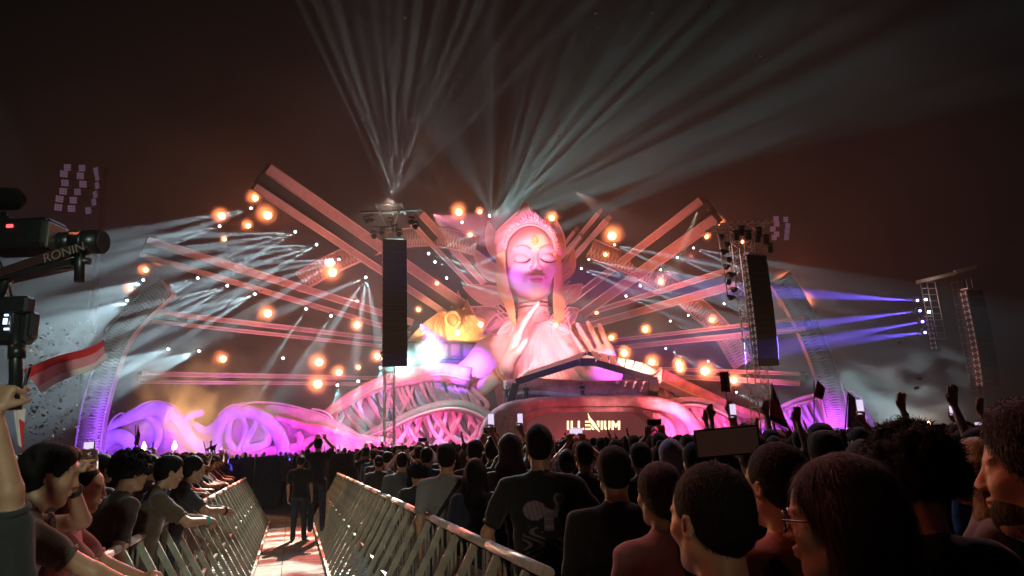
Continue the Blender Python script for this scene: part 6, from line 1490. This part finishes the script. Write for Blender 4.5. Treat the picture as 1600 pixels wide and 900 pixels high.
def smoke(name, c, size, dens, scale, col=(.9, .85, .8), seed=0., thr=.48, tilt=0.):
    b = MB(); b.ball((0, 0, 0), (1, 1, 1), 16); m = bpy.data.materials.new(name); m.use_nodes = True; nt = m.node_tree; N = nt.nodes; L = nt.links; N.clear()
    o = N.new('ShaderNodeOutputMaterial'); v = N.new('ShaderNodeVolumePrincipled'); v.inputs['Color'].default_value = (*col, 1); v.inputs['Anisotropy'].default_value = .2
    tc = N.new('ShaderNodeTexCoord'); nz = N.new('ShaderNodeTexNoise'); nz.noise_dimensions = '4D'; nz.inputs['W'].default_value = seed; nz.inputs['Scale'].default_value = scale; nz.inputs['Detail'].default_value = 4; nz.inputs['Distortion'].default_value = .8
    L.new(tc.outputs['Object'], nz.inputs[0]); ln = N.new('ShaderNodeVectorMath'); ln.operation = 'LENGTH'; L.new(tc.outputs['Object'], ln.inputs[0])
    r1 = N.new('ShaderNodeMapRange'); r1.inputs[1].default_value = thr; r1.inputs[2].default_value = thr + .2; L.new(nz.outputs[0], r1.inputs[0])
    r2 = N.new('ShaderNodeMapRange'); r2.inputs[1].default_value = 1; r2.inputs[2].default_value = .35; L.new(ln.outputs[1], r2.inputs[0])
    mu = N.new('ShaderNodeMath'); mu.operation = 'MULTIPLY'; L.new(r1.outputs[0], mu.inputs[0]); L.new(r2.outputs[0], mu.inputs[1]); m2 = N.new('ShaderNodeMath'); m2.operation = 'MULTIPLY'; m2.inputs[1].default_value = dens
    L.new(mu.outputs[0], m2.inputs[0]); L.new(m2.outputs[0], v.inputs['Density']); L.new(v.outputs[0], o.inputs[1])
    ob = b.obj('smoke', m, None, c, (0, tilt, 0)); ob.scale = size; return props(ob, kind='stuff')
smoke('smoke_left', at(320, 640, 30), (3.6, 2.2, 3.4), 1.0, 1.7, seed=1.2, tilt=.5)
smoke('smoke_left_high', at(400, 590, 40), (8, 3, 5), .18, 1.9, seed=4.1, thr=.5, tilt=.5)
smoke('smoke_right', at(1420, 630, 36), (6, 3, 3.2), .08, 1.8, seed=7.7)
smoke('smoke_top', at(660, 250, 40), (2.6, 2, 4.0), .2, 2.0, seed=9.3, thr=.5)
# ------------------------------------------------------------------ light on the walkway and the crowd (added lamps without fixtures)
def shade_mottle(l, scale, c1, c2, thr=.5):  # noise in the lamp colour; red patches stand in for shade
    l.use_nodes = True; nt = l.node_tree; N = nt.nodes; L = nt.links; em = N['Emission']
    tc = N.new('ShaderNodeTexCoord'); mp = N.new('ShaderNodeMapping'); mp.inputs['Scale'].default_value = (scale, scale * 1.6, scale); L.new(tc.outputs['Normal'], mp.inputs[0])
    n = N.new('ShaderNodeTexNoise'); n.inputs['Scale'].default_value = 1; n.inputs['Detail'].default_value = 2; L.new(mp.outputs[0], n.inputs[0])
    r = N.new('ShaderNodeValToRGB'); r.color_ramp.elements[0].position = thr - .04; r.color_ramp.elements[1].position = thr + .04; r.color_ramp.elements[0].color = (*c1, 1); r.color_ramp.elements[1].color = (*c2, 1)
    L.new(n.outputs[0], r.inputs[0]); L.new(r.outputs[0], em.inputs['Color'])
s1 = spot(cor(30, 4, 13), cor(11, -.1, 0), 40000, (1, 1, 1), 26, None, .5, .08, 'added_mottled_light'); shade_mottle(s1.data, 22, (.5, .1, .07), (1, .95, .78), .5)
spot(cor(-4, -.2, 3.4), cor(9.5, -.5, .2), 650, (.8, 1, .78), 21, None, .9, .2, 'added_walkway_light')  # added spots behind the camera to brighten the barrier struts
spot(cor(-4, .2, 3.4), cor(9.5, .55, .2), 380, (1, .88, .6), 19, None, .9, .2, 'added_walkway_light')
r_ = random.Random(15)
for k in range(34):                                        # fan above the left tower
    x = 602 + (k * 7) % 24; T = (478 + k * 12.5 + r_.uniform(-9, 9), 40, 41); spot(at(x, 305, 37), at(*T), r_.uniform(30000, 270000) * (1.2 if k < 22 else .6), (.8, .86, .84), r_.uniform(1.8, 3.8), None, 1)
for k in range(64):                                        # broad teal fan to the right of the crown
    f = (k + r_.uniform(-.6, .6)) / 63; a = rad(84 - 70 * f); L = 430 + 120 * f; q = .25 + 1.1 * math.exp(-((f - .55) / .28) ** 2)
    spot(at(764 + 26 * r_.random(), 340, 76), at(775 + L * math.cos(a), 338 - L * math.sin(a), 66), r_.uniform(80000, 520000) * q, (.52, .9, .87), r_.uniform(2.0, 5.5), None, 1)
for k in range(18): spot(at(768, 338, 76), at(560 + k * 13, 60, 66), r_.uniform(60000, 260000), (.6, .85, .85), r_.uniform(2.4, 4.5), None, 1)
# rim and side light on the crowd, from added lamps without fixtures, close above it
spot((-1.2, 5.4, 5.8), (1.2, 1.9, 1.65), 360, (1, .34, .22), 34, None, .8, .2, 'added_side_light')
spot((-2.6, 2.6, 3.6), (1.2, 1.6, 1.6), 60, (1, .25, .12), 30, None, .8, .2, 'added_side_light')
spot((.6, 8.6, 7.6), (-2.2, 4.6, 1.4), 200, (.85, 1, .85), 36, None, .8, .2, 'added_side_light')
spot((-3.5, 14, 11.5), (-.5, 9, 1.5), 1000, (.6, .7, 1), 60, None, .8, .2, 'added_crowd_light')
spot((7, 13, 10.8), (4, 6.5, 1.5), 1100, (1, .5, .5), 60, None, .8, .2, 'added_crowd_light')
spot((-3.5, 2.0, 4.6), at(110, 565, 2.9), 60, (1, .7, .7), 30, None, .8, .1, 'added_side_light')  # added to brighten the waved flag
spot((-11, 13, 10), at(75, 600, 14), 2200, (1, .95, .9), 34, None, .8, .1, 'added_side_light')  # added to brighten the confetti
# ------------------------------------------------------------------ haze
hz = MB(); hz.box((0, 41.5, 44), (300, 155, 90)); hzm = bpy.data.materials.new('haze'); hzm.use_nodes = True; nt = hzm.node_tree; nt.nodes.clear()
o_ = nt.nodes.new('ShaderNodeOutputMaterial'); v_ = nt.nodes.new('ShaderNodeVolumePrincipled'); v_.inputs['Density'].default_value = .0004; v_.inputs['Anisotropy'].default_value = .15
v_.inputs['Color'].default_value = (.9, .9, .9, 1)
nt.links.new(v_.outputs[0], o_.inputs[1]); props(hz.obj('haze', hzm), kind='stuff')
sb = MB(); sb.ball((0, 0, 0), 1, 24); so = sb.obj('smoke', radial_volume('stage_smoke', .0074, 1.0, .15, 2.6, .55, scale_v=(2.2, 1, 1.3)), None, (0, 62, 13)); so.scale = (74, 34, 38); props(so, kind='stuff')
